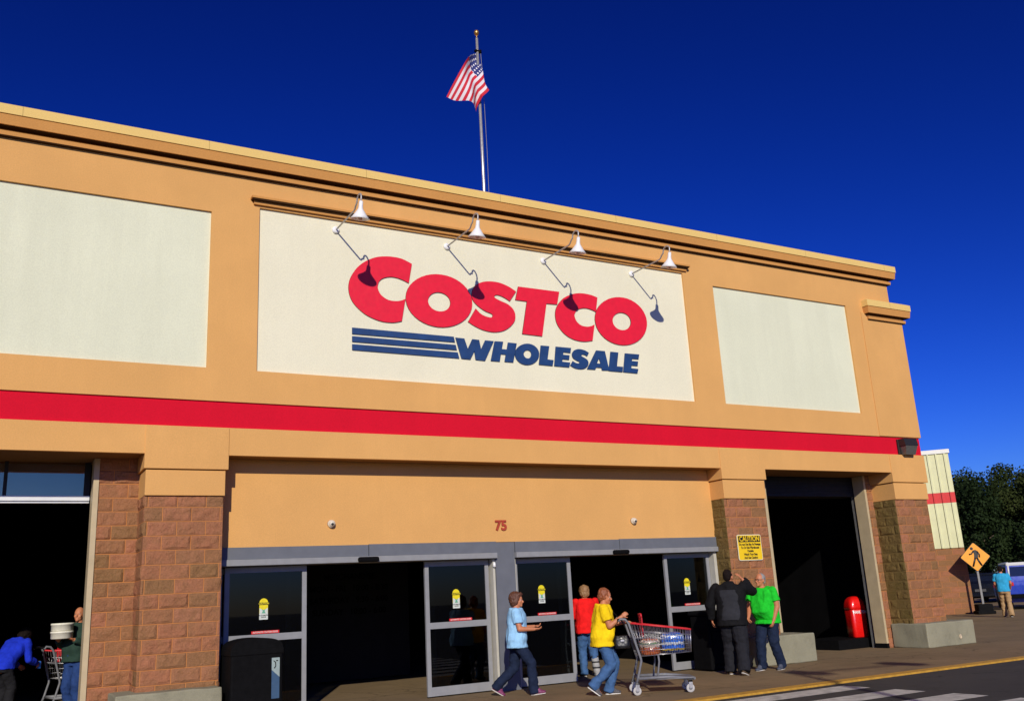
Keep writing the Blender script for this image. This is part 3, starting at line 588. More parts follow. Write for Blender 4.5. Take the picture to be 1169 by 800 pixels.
def make_flag():
    nu, nv = 48, 30; bm = bmesh.new(); uvl = bm.loops.layers.uv.new('UVMap'); V = []
    for i in range(nu+1):
        col = []
        for j in range(nv+1):
            u = i/nu; v = j/nv
            # hoist runs down the pole; the fly droops to the left with folds that run along it
            hx, hz = .02+.04*(1-v), 5.05+1.15*v+1.35*0
            tx = -1.06+.90*(1-v)**1.1; tz = 4.62-.33*(1-v)
            k = u**1.45
            x = hx*(1-k)+tx*k; z = hz*(1-k)+tz*k
            x += .13*math.sin(PI*min(1, u*1.9))*(1-v)*.9-.10*math.sin(PI*u)*v
            z += .22*math.sin(PI*u)*(v-.2)
            y = -.06-.22*math.sin(u*6.5+v*4.2)*(.25+.75*u)-.30*(1-v)*math.sin(PI*u)+.07*math.sin(v*9+u*2)
            col.append(bm.verts.new((x, y, z)))
        V.append(col)
    for i in range(nu):
        for j in range(nv):
            f = bm.faces.new((V[i][j], V[i+1][j], V[i+1][j+1], V[i][j+1])); f.smooth = True
            for l, (a, b_) in zip(f.loops, ((i, j), (i+1, j), (i+1, j+1), (i, j+1))): l[uvl].uv = (a/nu, b_/nv)
    me = bpy.data.meshes.new('flag'); bm.to_mesh(me); bm.free(); me.materials.append(flag_mat())
    o = bpy.data.objects.new('flag', me); COL.objects.link(o); o.location = (10.9, 20, 8.15+1.55+.40); o.scale = (.92, .9, .97)
    tag(o, 'striped red and white flag with starred blue corner hanging limp from the pole', 'flag')
make_flag()

# ------------------------------------------------------------------ caution sign on the pier
cs = empty('caution_sign', (13.215, 14.03, 2.205), 0, 'yellow caution sign with black heading on the block pier', 'warning sign')
def rrect(w, h, r, n=5):
    p = []
    for cx, cz, a0 in ((w/2-r, h/2-r, 0), (-w/2+r, h/2-r, 90), (-w/2+r, -h/2+r, 180), (w/2-r, -h/2+r, 270)):
        p += [(cx+r*math.cos(R(a0+90*k/n)), cz+r*math.sin(R(a0+90*k/n))) for k in range(n+1)]
    return p
mb = MB(); mb.prism(rrect(.63, .50, .04), lambda p: (p[0], -.012, p[1]), lambda p: (p[0], 0, p[1])); mb.build('border', mat('sign_cream', (.72, .66, .46), .5, .05, 9), cs)
mb = MB(); mb.prism(rrect(.60, .47, .03), lambda p: (p[0], -.016, p[1]), lambda p: (p[0], -.0125, p[1])); mb.build('plate', YEL, cs)
mb = MB(); mb.box(-.285, .285, -.020, -.0165, .105, .222); mb.build('heading', BLK, cs)
text_mesh('lettering', 'CAUTION', .135, YEL, cs, .003, (0, -.0225, .163), ext=.0015, sx=.86)
for k, s in enumerate(('Do not Use Bay As Passage', 'To Or Exit Warehouse', 'Outside', 'Watch Your Step', 'And Use Caution')):
    text_mesh('lettering', s, .062, BLK, cs, .0022, (0, -.018, .06-.064*k), ext=.001, sx=.80)

# ------------------------------------------------------------------ bins
def bin_dome(x, y, w, d, h, lab):
    t = empty('waste_bin', (x, y, 0), 0, lab, 'bin')
    mb = MB(); mb.box(-w/2, w/2, -d/2, d/2, .03, h*.86, .03); mb.box(-w/2-.012, w/2+.012, -d/2-.012, d/2+.012, h*.80, h*.875, .015); mb.build('body', BLACKP, t)
    mb = MB(); pr = [(-w/2, h*.87)]+[(-w/2*math.cos(PI*k/16), h*.87+(h*.13)*math.sin(PI*k/16)**.7) for k in range(1, 16)]+[(w/2, h*.87)]
    mb.prism(pr, lambda p: (p[0], -d/2, p[1]), lambda p: (p[0], d/2, p[1])); mb.build('lid', BLACKP, t)
    return t
wb = bin_dome(3.47, 13.92, .72, .6, 1.14, 'black dome-topped bin with a blue and white label between left pier and door')
mb = MB(); mb.box(.20, .31, -.308, -.3005, .32, .86); lb = mb.build('label', mat('label_blue', (.035, .085, .16), .5, .1, 12), wb)
mb = MB(); mb.prism([(.20, .86), (.31, .86), (.31, .60), (.20, .70)], lambda p: (p[0], -.312, p[1]), lambda p: (p[0], -.3085, p[1])); mb.build('label_panel', mat('label_pale', (.30, .38, .36), .5, .1, 12), lb)
mb = MB(); mb.tube([(.225, -.314, .82), (.25, -.314, .80), (.255, -.314, .75), (.235, -.314, .72)], .007, 6); mb.tube([(.26, -.314, .82), (.285, -.314, .82)], .007, 6); mb.build('label_mark', BLK, lb)
t = empty('waste_bin', (12.2, 14.1, 0), 0, 'wide black flat-topped bin by the rightmost glass door, behind the man in black', 'bin')
mb = MB(); mb.box(-.40, .40, -.25, .25, .02, .98, .025); mb.box(-.34, .34, -.262, -.25, .12, .70, .02); mb.build('body', BLACKP, t)
mb = MB(); mb.box(-.43, .43, -.28, .28, .982, 1.06, .03); mb.build('lid', BLACKP, t)
# red bin deep in the right opening, on a dark plinth
mb = MB(); mb.box(16.6, 18.1, 15.2, 16.3, 0, .21); pl = mb.build('dark_platform', BLACKP); tag(pl, 'low black platform under the red bin in the right opening', 'platform')
t = empty('red_bin', (17.66, 15.56, .212), R(-20), 'bright red dome-topped bin with white writing inside the right opening', 'bin')
REDP = mat('bin_red', (.78, .008, .006), .3, .05, 10, coat=.4)
def sq_loft(prof, n=40):
    mb = MB(); rings = []
    for r, h, e in prof:
        ring = []
        for i in range(n):
            a = 2*PI*i/n; ca, sa = math.cos(a), math.sin(a); q = (abs(ca)**e+abs(sa)**e)**(-1/e); ring.append(mb.bm.verts.new((r*ca*q, r*sa*q, h)))
        rings.append(ring)
    for a, b in zip(rings, rings[1:]):
        for i in range(n): mb.bm.faces.new((a[i], a[(i+1) % n], b[(i+1) % n], b[i]))
    mb.bm.faces.new(rings[0][::-1]); mb.bm.faces.new(rings[-1]); return mb
RS = .80
sq_loft([(.215*RS, 0, 7), (.225*RS, .02, 7), (.235*RS, .60, 7), (.225*RS, .615, 7)]).build('body', REDP, t, True)
sq_loft([(r*RS, h, e) for r, h, e in ((.235, .618, 7), (.247, .63, 7), (.245, .68, 6), (.232, .76, 5), (.20, .83, 4), (.14, .88, 3), (.06, .90, 2.5), (.005, .903, 2))]).build('lid', REDP, t, True)
text_mesh('lettering', 'THANK YOU', .095, WHITE, t, .002, (0, -.195, .55), ext=.002, sx=.62)

# ------------------------------------------------------------------ pedestrian crossing sign on its rubber base
ps = empty('crossing_sign', (32.40, 22.56, 0), R(-38), 'orange diamond sign with a walking figure on a post in a black base', 'road sign')
mb = MB(); mb.box(-.26, .26, -.26, .26, 0, .36, .04); mb.box(-.31, .31, -.31, .31, 0, .12, .03); mb.build('base', RUBBER, ps)
mb = MB(); mb.box(-.035, .035, -.02, .02, .36, 2.35); mb.build('post', STEEL, ps)
def diamond(s, r):
    return [(x*math.cos(PI/4)-z*math.sin(PI/4), x*math.sin(PI/4)+z*math.cos(PI/4)) for x, z in rrect(s, s, r)]
mb = MB(); mb.prism(diamond(.76, .04), lambda p: (p[0], -.034, p[1]+2.05), lambda p: (p[0], -.022, p[1]+2.05)); mb.build('rim', BLK, ps)
mb = MB(); mb.prism(diamond(.735, .04), lambda p: (p[0], -.040, p[1]+2.05), lambda p: (p[0], -.0345, p[1]+2.05)); pp = mb.build('plate', ORG, ps)
mb = MB()
def limb(pts, r): mb.tube([(x, -.041, z+2.05) for x, z in pts], r, 6)
mb.cyl((-.09, -.0405, 2.36), (-.09, -.047, 2.36), .055, n=16)
mb.prism([(-.06, .24), (.04, .26), (.12, .2), (.10, .0), (.06, -.06), (-.05, -.04), (-.03, .1)], lambda p: (p[0], -.0475, p[1]+2.05), lambda p: (p[0], -.0405, p[1]+2.05))
limb([(-.04, .22), (-.12, .12), (-.21, .10)], .028); limb([(.09, .2), (.15, .08), (.14, -.02)], .028)
limb([(-.01, -.03), (-.06, -.16), (-.13, -.34)], .036); limb([(.05, -.03), (.10, -.16), (.18, -.32)], .036)
for v in mb.bm.verts: v.co.y = max(-.055, min(-.0405, v.co.y))
mb.build('walking_figure', BLK, ps)

# ------------------------------------------------------------------ low garage building beyond the corner
gb = empty('garage_building', (32.9, 23.3, 0), 0, 'low building clad in cream ribbed metal over reddish block beyond the store corner', 'building')
u = Vector((-.69, .724, 0)); nrm = Vector((-.724, -.69, 0)); Ln = 15.0
def gpart(nm, m, a0, a1, z0, z1, out=0.0, th=.3, ribs=None):
    mb = MB()
    def bxx(a, b, o0, o1, z, zz):
        P = [u*a+nrm*o1, u*b+nrm*o1, u*b+nrm*o0, u*a+nrm*o0]
        mb.prism([(p.x, p.y) for p in P], lambda p: (p[0], p[1], z), lambda p: (p[0], p[1], zz))
    if ribs:
        bxx(a0, a1, -th, out, z0, z1)
        k = a0+.12
        while k < a1:
            bxx(k, k+.06, out+.001, out+.045, z0+.002, z1-.002); k += .305
    else: bxx(a0, a1, -th, out, z0, z1)
    return mb.build(nm, m, gb)
gpart('block_wall', BRICK, 0, Ln, 0, 2.44, .02)
gpart('siding', SIDING, 0, Ln, 2.45, 4.16, .04, ribs=1)
gpart('siding', SIDING, 0, Ln, 4.565, 6.08, .04, ribs=1)
gpart('red_stripe', mat('stripe_red', (.62, .008, .006), .5, .06, 5), 0, Ln, 4.163, 4.562, .042, ribs=1)
gpart('roof_cap', mat('cap_white', (.80, .80, .72), .5, .05, 5), -.05, Ln, 6.083, 6.24, .10)
mb = MB(); q = u*Ln; r_ = -nrm*9
P = [Vector((0, 0, 0))-nrm*.31, q-nrm*.31, q+r_, r_]
mb.prism([(p.x, p.y) for p in P], lambda p: (p[0], p[1], 0), lambda p: (p[0], p[1], 6.0)); mb.build('rear_walls', SIDING, gb)

# ------------------------------------------------------------------ car park light pole behind the camera; its shadow crosses the road
lp = empty('light_pole', (4.62, -3.85, -.024), 0, 'grey car park light pole whose long shadow crosses the road', 'street lamp')
mb = MB(); mb.cyl((0, 0, 0), (0, 0, .7), .28, .28, 20); mb.build('base', CONC, lp)
mb = MB(); mb.cyl((0, 0, .7), (0, 0, 8.05), .085, .06, 16); mb.build('pole', STEEL, lp)
mb = MB(); mb.tube([(0, 0, 7.95), (2.1, -.6, 7.98)], .04, 8); mb.build('arm', STEEL, lp)
for x, y in ((.1, -.3), (2.1, -.6)):
    mb = MB(); mb.box(x-.18, x+.18, y-.42, y+.42, 7.96, 8.12, .03); mb.build('lamp_head', STEEL, lp)
# ------------------------------------------------------------------ people
SKIN = mat('skin', (.52, .195, .09), .55, .08, 25)
TMP = bpy.data.scenes.new('work')
def evaluated(o, voxel, smooth_it=2, name=None):
    md = o.modifiers.new('r', 'REMESH'); md.mode = 'VOXEL'; md.voxel_size = voxel
    if smooth_it:
        sm = o.modifiers.new('s', 'SMOOTH'); sm.iterations = smooth_it; sm.factor = .5
    COL.objects.unlink(o); TMP.collection.objects.link(o); vl = TMP.view_layers[0]; vl.update(); dg = vl.depsgraph
    me = bpy.data.meshes.new_from_object(o.evaluated_get(dg)); old = o.data; TMP.collection.objects.unlink(o); COL.objects.link(o)
    o.modifiers.clear(); o.data = me; bpy.data.meshes.remove(old)
    for p in me.polygons: p.use_smooth = True
    return o
class Body:
    """closed pieces that a voxel remesh later fuses into one surface"""
    def __init__(s): s.mb = MB()
    def limb(s, a, b, r0, r1, flat=False, n=14):
        a = Vector(a); b = Vector(b); d = b-a; L = d.length; d.normalize()
        q = d.to_track_quat('Z', 'Y').to_matrix(); prof = []
        if not flat:
            for k in range(5): t = PI/2*k/4; prof.append((r0*max(.02, math.sin(t)), -r0*math.cos(t)))
            for k in range(1, 5): prof.append((r0+(r1-r0)*k/4, L*k/4))
            for k in range(1, 5): t = PI/2*k/4; prof.append((r1*max(.02, math.cos(t)), L+r1*math.sin(t)))
        else: prof = [(r0*.6, -.25*r0), (r0, 0)]+[(r0+(r1-r0)*k/4, L*k/4) for k in range(1, 5)]
        bm = s.mb.bm; rings = []
        for r, h in prof:
            rings.append([bm.verts.new(a+q@Vector((r*math.cos(2*PI*i/n), r*math.sin(2*PI*i/n), h))) for i in range(n)])
        for A, Bq in zip(rings, rings[1:]):
            for i in range(n): bm.faces.new((A[i], A[(i+1) % n], Bq[(i+1) % n], Bq[i]))
        bm.faces.new(rings[0][::-1]); bm.faces.new(rings[-1])
    def ell(s, c, r, M=None): s.mb.ellipsoid(c, r, M, 18, 12)
    def loft(s, rings, n=24):
        """rings: (centre, right axis, fore axis, half width, half depth)"""
        bm = s.mb.bm; R_ = []
        for c, rx, fy, hw, hd in rings:
            ring = []
            for i in range(n):
                a = 2*PI*i/n; ca, sa = math.cos(a), math.sin(a)
                k = 2.6; rr = (abs(ca)**k+abs(sa)**k)**(-1/k)
                ring.append(bm.verts.new(c+rx*(hw*ca*rr)+fy*(hd*sa*rr)))
            R_.append(ring)
        for A, Bq in zip(R_, R_[1:]):
            for i in range(n): bm.faces.new((A[i], A[(i+1) % n], Bq[(i+1) % n], Bq[i]))
        bm.faces.new(R_[0][::-1]); bm.faces.new(R_[-1])
    def finish(s, name, m, voxel, parent=None, wrinkle=0.0, wsc=9, smooth_it=2, wdir=(1, 1, .6)):
        o = s.mb.build(name, m, None)
        evaluated(o, voxel, smooth_it)
        if len(o.data.materials) == 0: o.data.materials.append(m)
        if wrinkle:
            me = o.data; sd = Vector((random.random()*9, random.random()*9, 0))
            nrm_ = [v.normal.copy() for v in me.vertices]
            for v, vn in zip(me.vertices, nrm_):
                p = v.co; q = Vector((p.x*wdir[0], p.y*wdir[1], p.z*wdir[2]))*wsc+sd
                h = noise.fractal(q, .8, 2, 3)+.8*(1-abs(noise.noise(q*.7))*2.4)
                v.co = p+vn*(h*wrinkle)
            me.update()
        if parent: o.parent = parent
        return o

def person(label, loc, heading, H, top, bottom, hair, pose, female=False, belly=0.0, sleeves='short', long_hem=.82, shoes=None, sole=None,
           flare=0.0, glasses=False, hood=False, skin=SKIN, baggy=0.0, boot=None, hairstyle='short', panel=None, wd=1.0):
    s = H/1.70
    V = lambda p: Vector(p)*s
    lean = R(pose.get('lean', 0)); twist = R(pose.get('twist', 0)); P0 = Vector((0, pose.get('hipy', 0), pose.get('hipz', .91)))
    side = R(pose.get('side', 0))
    RT = Matrix.Rotation(-lean, 3, 'X') @ Matrix.Rotation(side, 3, 'Y')
    RU = RT @ Matrix.Rotation(twist, 3, 'Z')
    def up(x, y, z, M=None):      # a point of the upper body given for an upright figure with its hips at 0, 0, .91
        return V(P0+(M or RU) @ Vector((x, y, z-.91)))
    X = RU @ Vector((1, 0, 0)); Y = RU @ Vector((0, 1, 0)); X0 = Vector((1, 0, 0)); Y0 = Vector((0, 1, 0))
    Xm = (X+X0).normalized(); Ym = (Y+Y0).normalized()
    shw = (.165 if female else .19)*wd
    tors = [(.80, .13, .085, 0), (.86, .168 if female else .158, .112, 0), (.93, .172 if female else .160, .115+belly*.4, .0+belly*.3), (1.03, .140 if female else .152, .100+belly, .0+belly*.6),
            (1.14, .148 if female else .168, .108+belly*.7, .005+belly*.4), (1.25, .160 if female else .185, .118 if female else .118, .008), (1.34, .158 if female else .184, .098, 0), (1.395, .128 if female else .15, .076, -.008), (1.44, .062, .058, -.01)]
    def ring(z, hw, hd, oy, g=0.0):
        f = max(0, min(1, (z-.86)/.3)); rx = (X0*(1-f)+X*f).normalized(); fy = (Y0*(1-f)+Y*f).normalized()
        c = up(0, oy, z) if z > .9 else V(P0+Vector((0, oy, z-.91)))
        return (c, rx, fy, (hw*wd+g)*s, (hd*wd+(.012 if female else 0)+g)*s)
    sh = {-1: up(-shw, -.005, 1.375), 1: up(shw, -.005, 1.375)}
    el, wr = {}, {}
    for k, nm in ((-1, 'l'), (1, 'r')):
        e = pose.get('el_'+nm, (.24, -.03, 1.10)); w = pose.get('wr_'+nm, (.25, .05, .86))
        el[k] = up(k*e[0], e[1], e[2]); wr[k] = up(k*w[0], w[1], w[2])
        la, lb = .285*s, .255*s                                    # keep the bones their length
        el[k] = sh[k]+(el[k]-sh[k]).normalized()*la; wr[k] = el[k]+(wr[k]-el[k]).normalized()*lb
    hip = {k: V(P0+Vector((k*.088, 0, -.01))) for k in (-1, 1)}
    kn, an, toe = {}, {}, {}
    for k, nm in ((-1, 'l'), (1, 'r')):
        a = Vector(pose.get('an_'+nm, (.10, -.02, .085))); a.x *= k
        kd = Vector(pose.get('kd_'+nm, (0, 1, 0))); tp = pose.get('toe_'+nm, (0.12, 1, -.05)); tdir = Vector((tp[0]*k, tp[1], tp[2])).normalized()
        an[k] = V(a); h = hip[k]; L1, L2 = .425*s, .415*s; d = an[k]-h; D = min(d.length, (L1+L2)*.999); dn = d.normalized(); an[k] = h+dn*D
        c_ = (L1*L1-L2*L2+D*D)/(2*D); hh = math.sqrt(max(1e-6, L1*L1-c_*c_)); pk = (kd-dn*kd.dot(dn)).normalized()
        kn[k] = h+dn*c_+pk*hh; toe[k] = tdir
    # ---- the body
    b = Body()
    b.loft([ring(z, hw, hd, oy) for z, hw, hd, oy in tors])
    nk = up(0, -.005, 1.43); hyaw = R(pose.get('hyaw', 0)); hp = R(pose.get('hpitch', 0))
    HM = RU @ Matrix.Rotation(hyaw, 3, 'Z') @ Matrix.Rotation(-hp, 3, 'X')
    hb = up(0, .008, 1.458)
    hd_ = lambda x, y, z: hb+HM @ (Vector((x, y, z))*s)
    b.limb(up(0, -.012, 1.40), hb+HM@Vector((0, .0, .05))*s, .056*s, .052*s)
    b.ell(hd_(0, .005, .125), (.074*s, .093*s, .102*s), HM)                 # skull
    b.ell(hd_(0, .035, .06), (.057*s, .060*s, .068*s), HM)                  # jaw and cheeks
    b.ell(hd_(0, .075, .015), (.028*s, .024*s, .024*s), HM)                 # chin
    b.limb(hd_(0, .092, .105), hd_(0, .112, .072), .010*s, .016*s)          # nose
    b.ell(hd_(0, .086, .128), (.05*s, .016*s, .012*s), HM)                  # brow
    b.ell(hd_(0, .087, .042), (.026*s, .014*s, .012*s), HM)                 # lips
    for k in (-1, 1):
        b.ell(hd_(k*.076, .0, .092), (.010*s, .020*s, .032*s), HM)          # ears
        b.ell(hd_(k*.036, .070, .075), (.024*s, .022*s, .02*s), HM)         # cheeks
        b.ell(sh[k], (.052*s, .052*s, .052*s))
        b.limb(sh[k], el[k], .052*s*wd, .041*s*wd); b.limb(el[k], wr[k], .042*s*wd, .028*s)
        # hand: palm and five fingers
        fd = (wr[k]-el[k]).normalized(); hv = pose.get('palm_'+('l' if k < 0 else 'r'), None)
        pn = (RU @ Vector(hv) if hv else RU @ Vector((-k, 0.15, 0))).normalized()   # palm faces this way
        pn = (pn-fd*pn.dot(fd)).normalized(); ac = fd.cross(pn)*(-k)        # towards the thumb
        curl = pose.get('curl_'+('l' if k < 0 else 'r'), .5)
        M = Matrix((ac, fd, pn)).transposed()
        pc = wr[k]+fd*.045*s; b.ell(pc, (.040*s, .052*s, .017*s), M)
        for q_ in range(4):
            base = wr[k]+fd*(.078+(.006, .01, .006, -.004)[q_])*s+ac*(.029-.0195*q_)*s; ln = (.066, .074, .068, .052)[q_]*s; p = base; ang = .25*curl
            for sgm in range(3):
                ang += curl*(.9 if sgm else .45); d = fd*math.cos(ang)+pn*math.sin(ang); p2 = p+d*ln*(.44, .32, .24)[sgm]
                b.limb(p, p2, (.0098-.0012*sgm)*s, (.009-.0012*sgm)*s, n=8); p = p2
        p = wr[k]+fd*.03*s+ac*.034*s
        for sgm in range(2):
            d = (fd*.75+ac*(.65-.5*sgm)+pn*(.3+.4*curl)).normalized(); p2 = p+d*(.036, .03)[sgm]*s; b.limb(p, p2, .0115*s, .0095*s, n=8); p = p2
        b.limb(hip[k], kn[k], .078*s, .052*s); b.limb(kn[k], an[k], .052*s, .036*s)
        b.limb(an[k], an[k]+toe[k]*.13*s+Vector((0, 0, -.056*s)), .031*s, .017*s)
    b.ell(V(P0+Vector((0, -.04, -.03))), (.15*s, .11*s, .11*s))
    o = b.finish('person', skin, .0085*s, None, smooth_it=2)
    o.location = loc; o.rotation_euler = (0, 0, math.atan2(-heading[0], heading[1]))
    tag(o, label, 'person', 'people outside the store')
    # ---- eyes
    for k in (-1, 1):
        mb = MB(); mb.ellipsoid(hd_(k*.032, .0815, .106), (.0115*s, .0105*s, .0075*s), None, 12, 8); mb.build('eye', mat('eye_white', (.7, .68, .64), .2, 0), o, True)
        mb = MB(); mb.ellipsoid(hd_(k*.032, .0905, .106), (.005*s, .004*s, .0055*s), None, 10, 6); mb.build('iris', mat('eye_dark', (.03, .02, .015), .15, 0), o, True)
    # ---- shirt
    t = Body(); g_ = .017+baggy*.4
    rows = [(long_hem, .170 if female else .165, .118+belly*.5, .0+belly*.35)] + [r for r in tors if long_hem+.04 < r[0] < 1.42] + [(1.432, .080, .072, -.012)]
    t.loft([ring(z, hw, hd, oy, g_ + (.012 if z < 1.08 else .006 if z > 1.3 else 0)) for z, hw, hd, oy in rows])
    for k in (-1, 1):
        t.ell(sh[k]-RU@Vector((k*.012*s, 0, .008*s)), ((.064*wd+baggy*.3)*s,)*3)
        if sleeves == 'short':
            e = sh[k]+(el[k]-sh[k])*.66; t.limb(sh[k], e, .066*s*wd, .074*s*wd, True)
        else:
            t.limb(sh[k], el[k], (.064*wd+baggy*.4)*s, (.056*wd+baggy*.4)*s); t.limb(el[k], el[k]+(wr[k]-el[k])*.93, (.056*wd+baggy*.4)*s, (.042*wd+baggy*.3)*s, True)
    if hood:
        t.ell(up(0, -.085, 1.39), (.125*s, .065*s, .085*s), RU); t.ell(up(0, -.05, 1.44), (.098*s, .075*s, .055*s), RU)
    t.finish('shirt' if sleeves == 'short' else 'sweatshirt', top, .011*s, o, wrinkle=.0115*s, wsc=7/s, wdir=(1.1, 1.1, .7))
    if panel:      # grey back panel of the jacket
        t = Body(); t.loft([ring(z, hw-.03, hd, oy-.020, g_+(.012 if z < 1.08 else 0)) for z, hw, hd, oy in tors if .84 < z < 1.36]); t.finish('back_panel', panel, .011*s, o, wrinkle=.004*s, wsc=8/s)
    # ---- trousers
    t = Body(); gg = .014+baggy
    t.loft([ring(z, hw, hd, oy, .010+baggy*.3) for z, hw, hd, oy in ((.78, .15, .105, 0), (.86, .165, .115, 0), (.93, .168 if female else .160, .113+belly*.4, belly*.3), (.985, .158, .106+belly*.7, belly*.45))])
    for k in (-1, 1):
        t.limb(hip[k], kn[k], (.088+gg*.6)*s*wd, (.062+gg*.7)*s*wd); end = kn[k]+(an[k]-kn[k])*(1.12 if not (boot and k == boot) else .45)
        t.limb(kn[k], end, (.060+gg*.7)*s*wd, (.052+gg+flare)*s, True)
        t.ell(kn[k], ((.061+gg*.7)*s,)*3)
    t.finish('trousers', bottom, .011*s, o, wrinkle=.0105*s, wsc=9/s, wdir=(1, 1, 1.15))
    # ---- shoes
    for k in (-1, 1):
        if boot and k == boot:
            t = Body(); t.limb(kn[k]+(an[k]-kn[k])*.12, an[k], .074*s, .066*s, True); t.limb(an[k], an[k]+Vector((toe[k].x, toe[k].y, 0))*.16*s+Vector((0, 0, -.04*s)), .06*s, .046*s); t.ell(an[k]+Vector((0, .05*s, -.06*s)), (.05*s, .15*s, .022*s))
            bt = t.finish('walking_boot', mat('boot_grey', (.36, .36, .35), .7, .15, 18), .009*s, o)
            mb = MB()
            for q_ in (.3, .55, .8):
                c = kn[k]+(an[k]-kn[k])*q_; mb.lathe([(.078*s, -.014), (.079*s, .014)], c, 18)
            mb.build('strap', mat('strap_black', (.03, .03, .032), .7, .1, 18), bt); continue
        d = toe[k]; f = Vector((d.x, d.y, 0)).normalized(); pitch = math.asin(max(-.9, min(.9, d.z)))
        rgt = f.cross(Vector((0, 0, 1))); upv = rgt.cross(d).normalized(); M = Matrix((rgt, d, upv)).transposed()
        hl = an[k]-upv*.045*s
        t = Body(); t.ell(hl+d*(-.015*s)+upv*.012*s, (.038*s, .052*s, .048*s), M); t.ell(an[k]+d*.012*s, (.047*s, .058*s, .050*s), M); t.ell(hl+d*.055*s+upv*.026*s, (.044*s, .066*s, .042*s), M); t.ell(hl+d*.075*s+upv*.0*s, (.043*s, .085*s, .036*s), M); t.ell(hl+d*.135*s-upv*.010*s, (.044*s, .062*s, .027*s), M)
        so = t.finish('shoe', shoes or BLACKP, .008*s, o)
        t = Body(); t.loft([(hl+d*(y*s)-upv*(.036*s)-upv*0, rgt, d, .001, .001) for y in ()] or [(hl+d*.06*s-upv*.044*s, rgt, d, .040*s, .125*s), (hl+d*.06*s-upv*.026*s, rgt, d, .042*s, .128*s)]); t.finish('sole', sole or mat('sole_pale', (.55, .52, .46), .7, .1, 14), .008*s, so, smooth_it=1)
    # ---- hair
    if hair:
        t = Body()
        if hairstyle == 'bob':
            t.ell(hd_(0, -.024, .146), (.096*s, .106*s, .102*s), HM); t.ell(hd_(0, -.048, .08), (.092*s, .072*s, .09*s), HM); t.ell(hd_(0, .050, .196), (.066*s, .05*s, .032*s), HM)
            for k in (-1, 1): t.ell(hd_(k*.072, -.005, .105), (.022*s, .05*s, .072*s), HM)
        elif hairstyle == 'bobshort':
            t.ell(hd_(0, -.016, .146), (.086*s, .097*s, .095*s), HM); t.ell(hd_(0, -.05, .095), (.080*s, .062*s, .072*s), HM)
            for k in (-1, 1): t.ell(hd_(k*.07, -.012, .118), (.02*s, .045*s, .055*s), HM)
        elif hairstyle == 'short':
            t.ell(hd_(0, -.014, .143), (.079*s, .092*s, .090*s), HM); t.ell(hd_(0, -.045, .10), (.070*s, .056*s, .070*s), HM)
        elif hairstyle == 'fringe':     # a bald crown with hair round the back
            t.ell(hd_(0, -.042, .098), (.080*s, .062*s, .058*s), HM)
        elif hairstyle == 'cropped':
            t.ell(hd_(0, -.012, .135), (.0775*s, .091*s, .096*s), HM); t.ell(hd_(0, -.040, .09), (.066*s, .055*s, .062*s), HM)
        t.finish('hair', hair, .008*s, o, wrinkle=.008*s if 'bob' in hairstyle else .004*s, wsc=26/s, wdir=(1.3, 1.3, .7))
    if glasses:
        mb = MB()
        for k in (-1, 1):
            mb.tube([hd_(k*.034+.024*math.cos(a), .106, .106+.018*math.sin(a)) for a in [2*PI*i/12 for i in range(13)]], .0026*s, 6)
            mb.tube([hd_(k*.058, .104, .11), hd_(k*.078, .01, .112)], .0026*s, 6)
        mb.tube([hd_(-.010, .108, .108), hd_(.010, .108, .108)], .0026*s, 6); mb.build('glasses', BLK, o)
    return o, dict(wr=wr, el=el, sh=sh, s=s)

cloth = lambda n, c, r=.85: mat(n, c, r, .14, 14, bmp=.25, bscale=180, spec=.15, local=True)
JEAN = cloth('denim', (.055, .125, .27)); JEAND = cloth('denim_dark', (.012, .020, .046)); JEANB = cloth('denim_mid', (.032, .065, .17))
HB = mat('hair_brown', (.10, .035, .016), .55, .3, 40, bmp=.4, bscale=160, local=True); HR = mat('hair_auburn', (.26, .075, .025), .55, .3, 40, bmp=.4, bscale=160, local=True)
HG = mat('hair_grey', (.28, .26, .24), .6, .25, 40, bmp=.4, bscale=160, local=True); HK = mat('hair_dark', (.010, .006, .005), .8, .25, 40, bmp=.4, bscale=160, local=True, spec=.12); HL = mat('hair_light', (.30, .16, .07), .6, .25, 40, bmp=.4, bscale=160, local=True)
VX = (.866, -.50)                                # the way the walkers go
person('woman in a pale blue tee shirt and dark jeans striding past the door post', (7.60, 13.60, 0), VX, 1.63, cloth('tee_pale_blue', (.30, .56, .80)), JEAND, HB,
       dict(lean=3, hipz=.865, an_r=(.07, .25, .085), an_l=(.08, -.36, .15), toe_r=(.1, 1, .1), toe_l=(.1, 1, -.62), el_r=(.22, .06, 1.10), wr_r=(.14, .33, 1.10), el_l=(.20, .08, 1.11), wr_l=(.06, .35, 1.14), curl_r=.6, curl_l=.6, palm_r=(-.4, 0, 1), palm_l=(.4, 0, 1), hpitch=-2, hyaw=-8), True, belly=.012,
       wd=1.10, hairstyle='bob', long_hem=.80, shoes=mat('shoe_plum', (.20, .035, .11), .6, .2, 30), flare=.014)
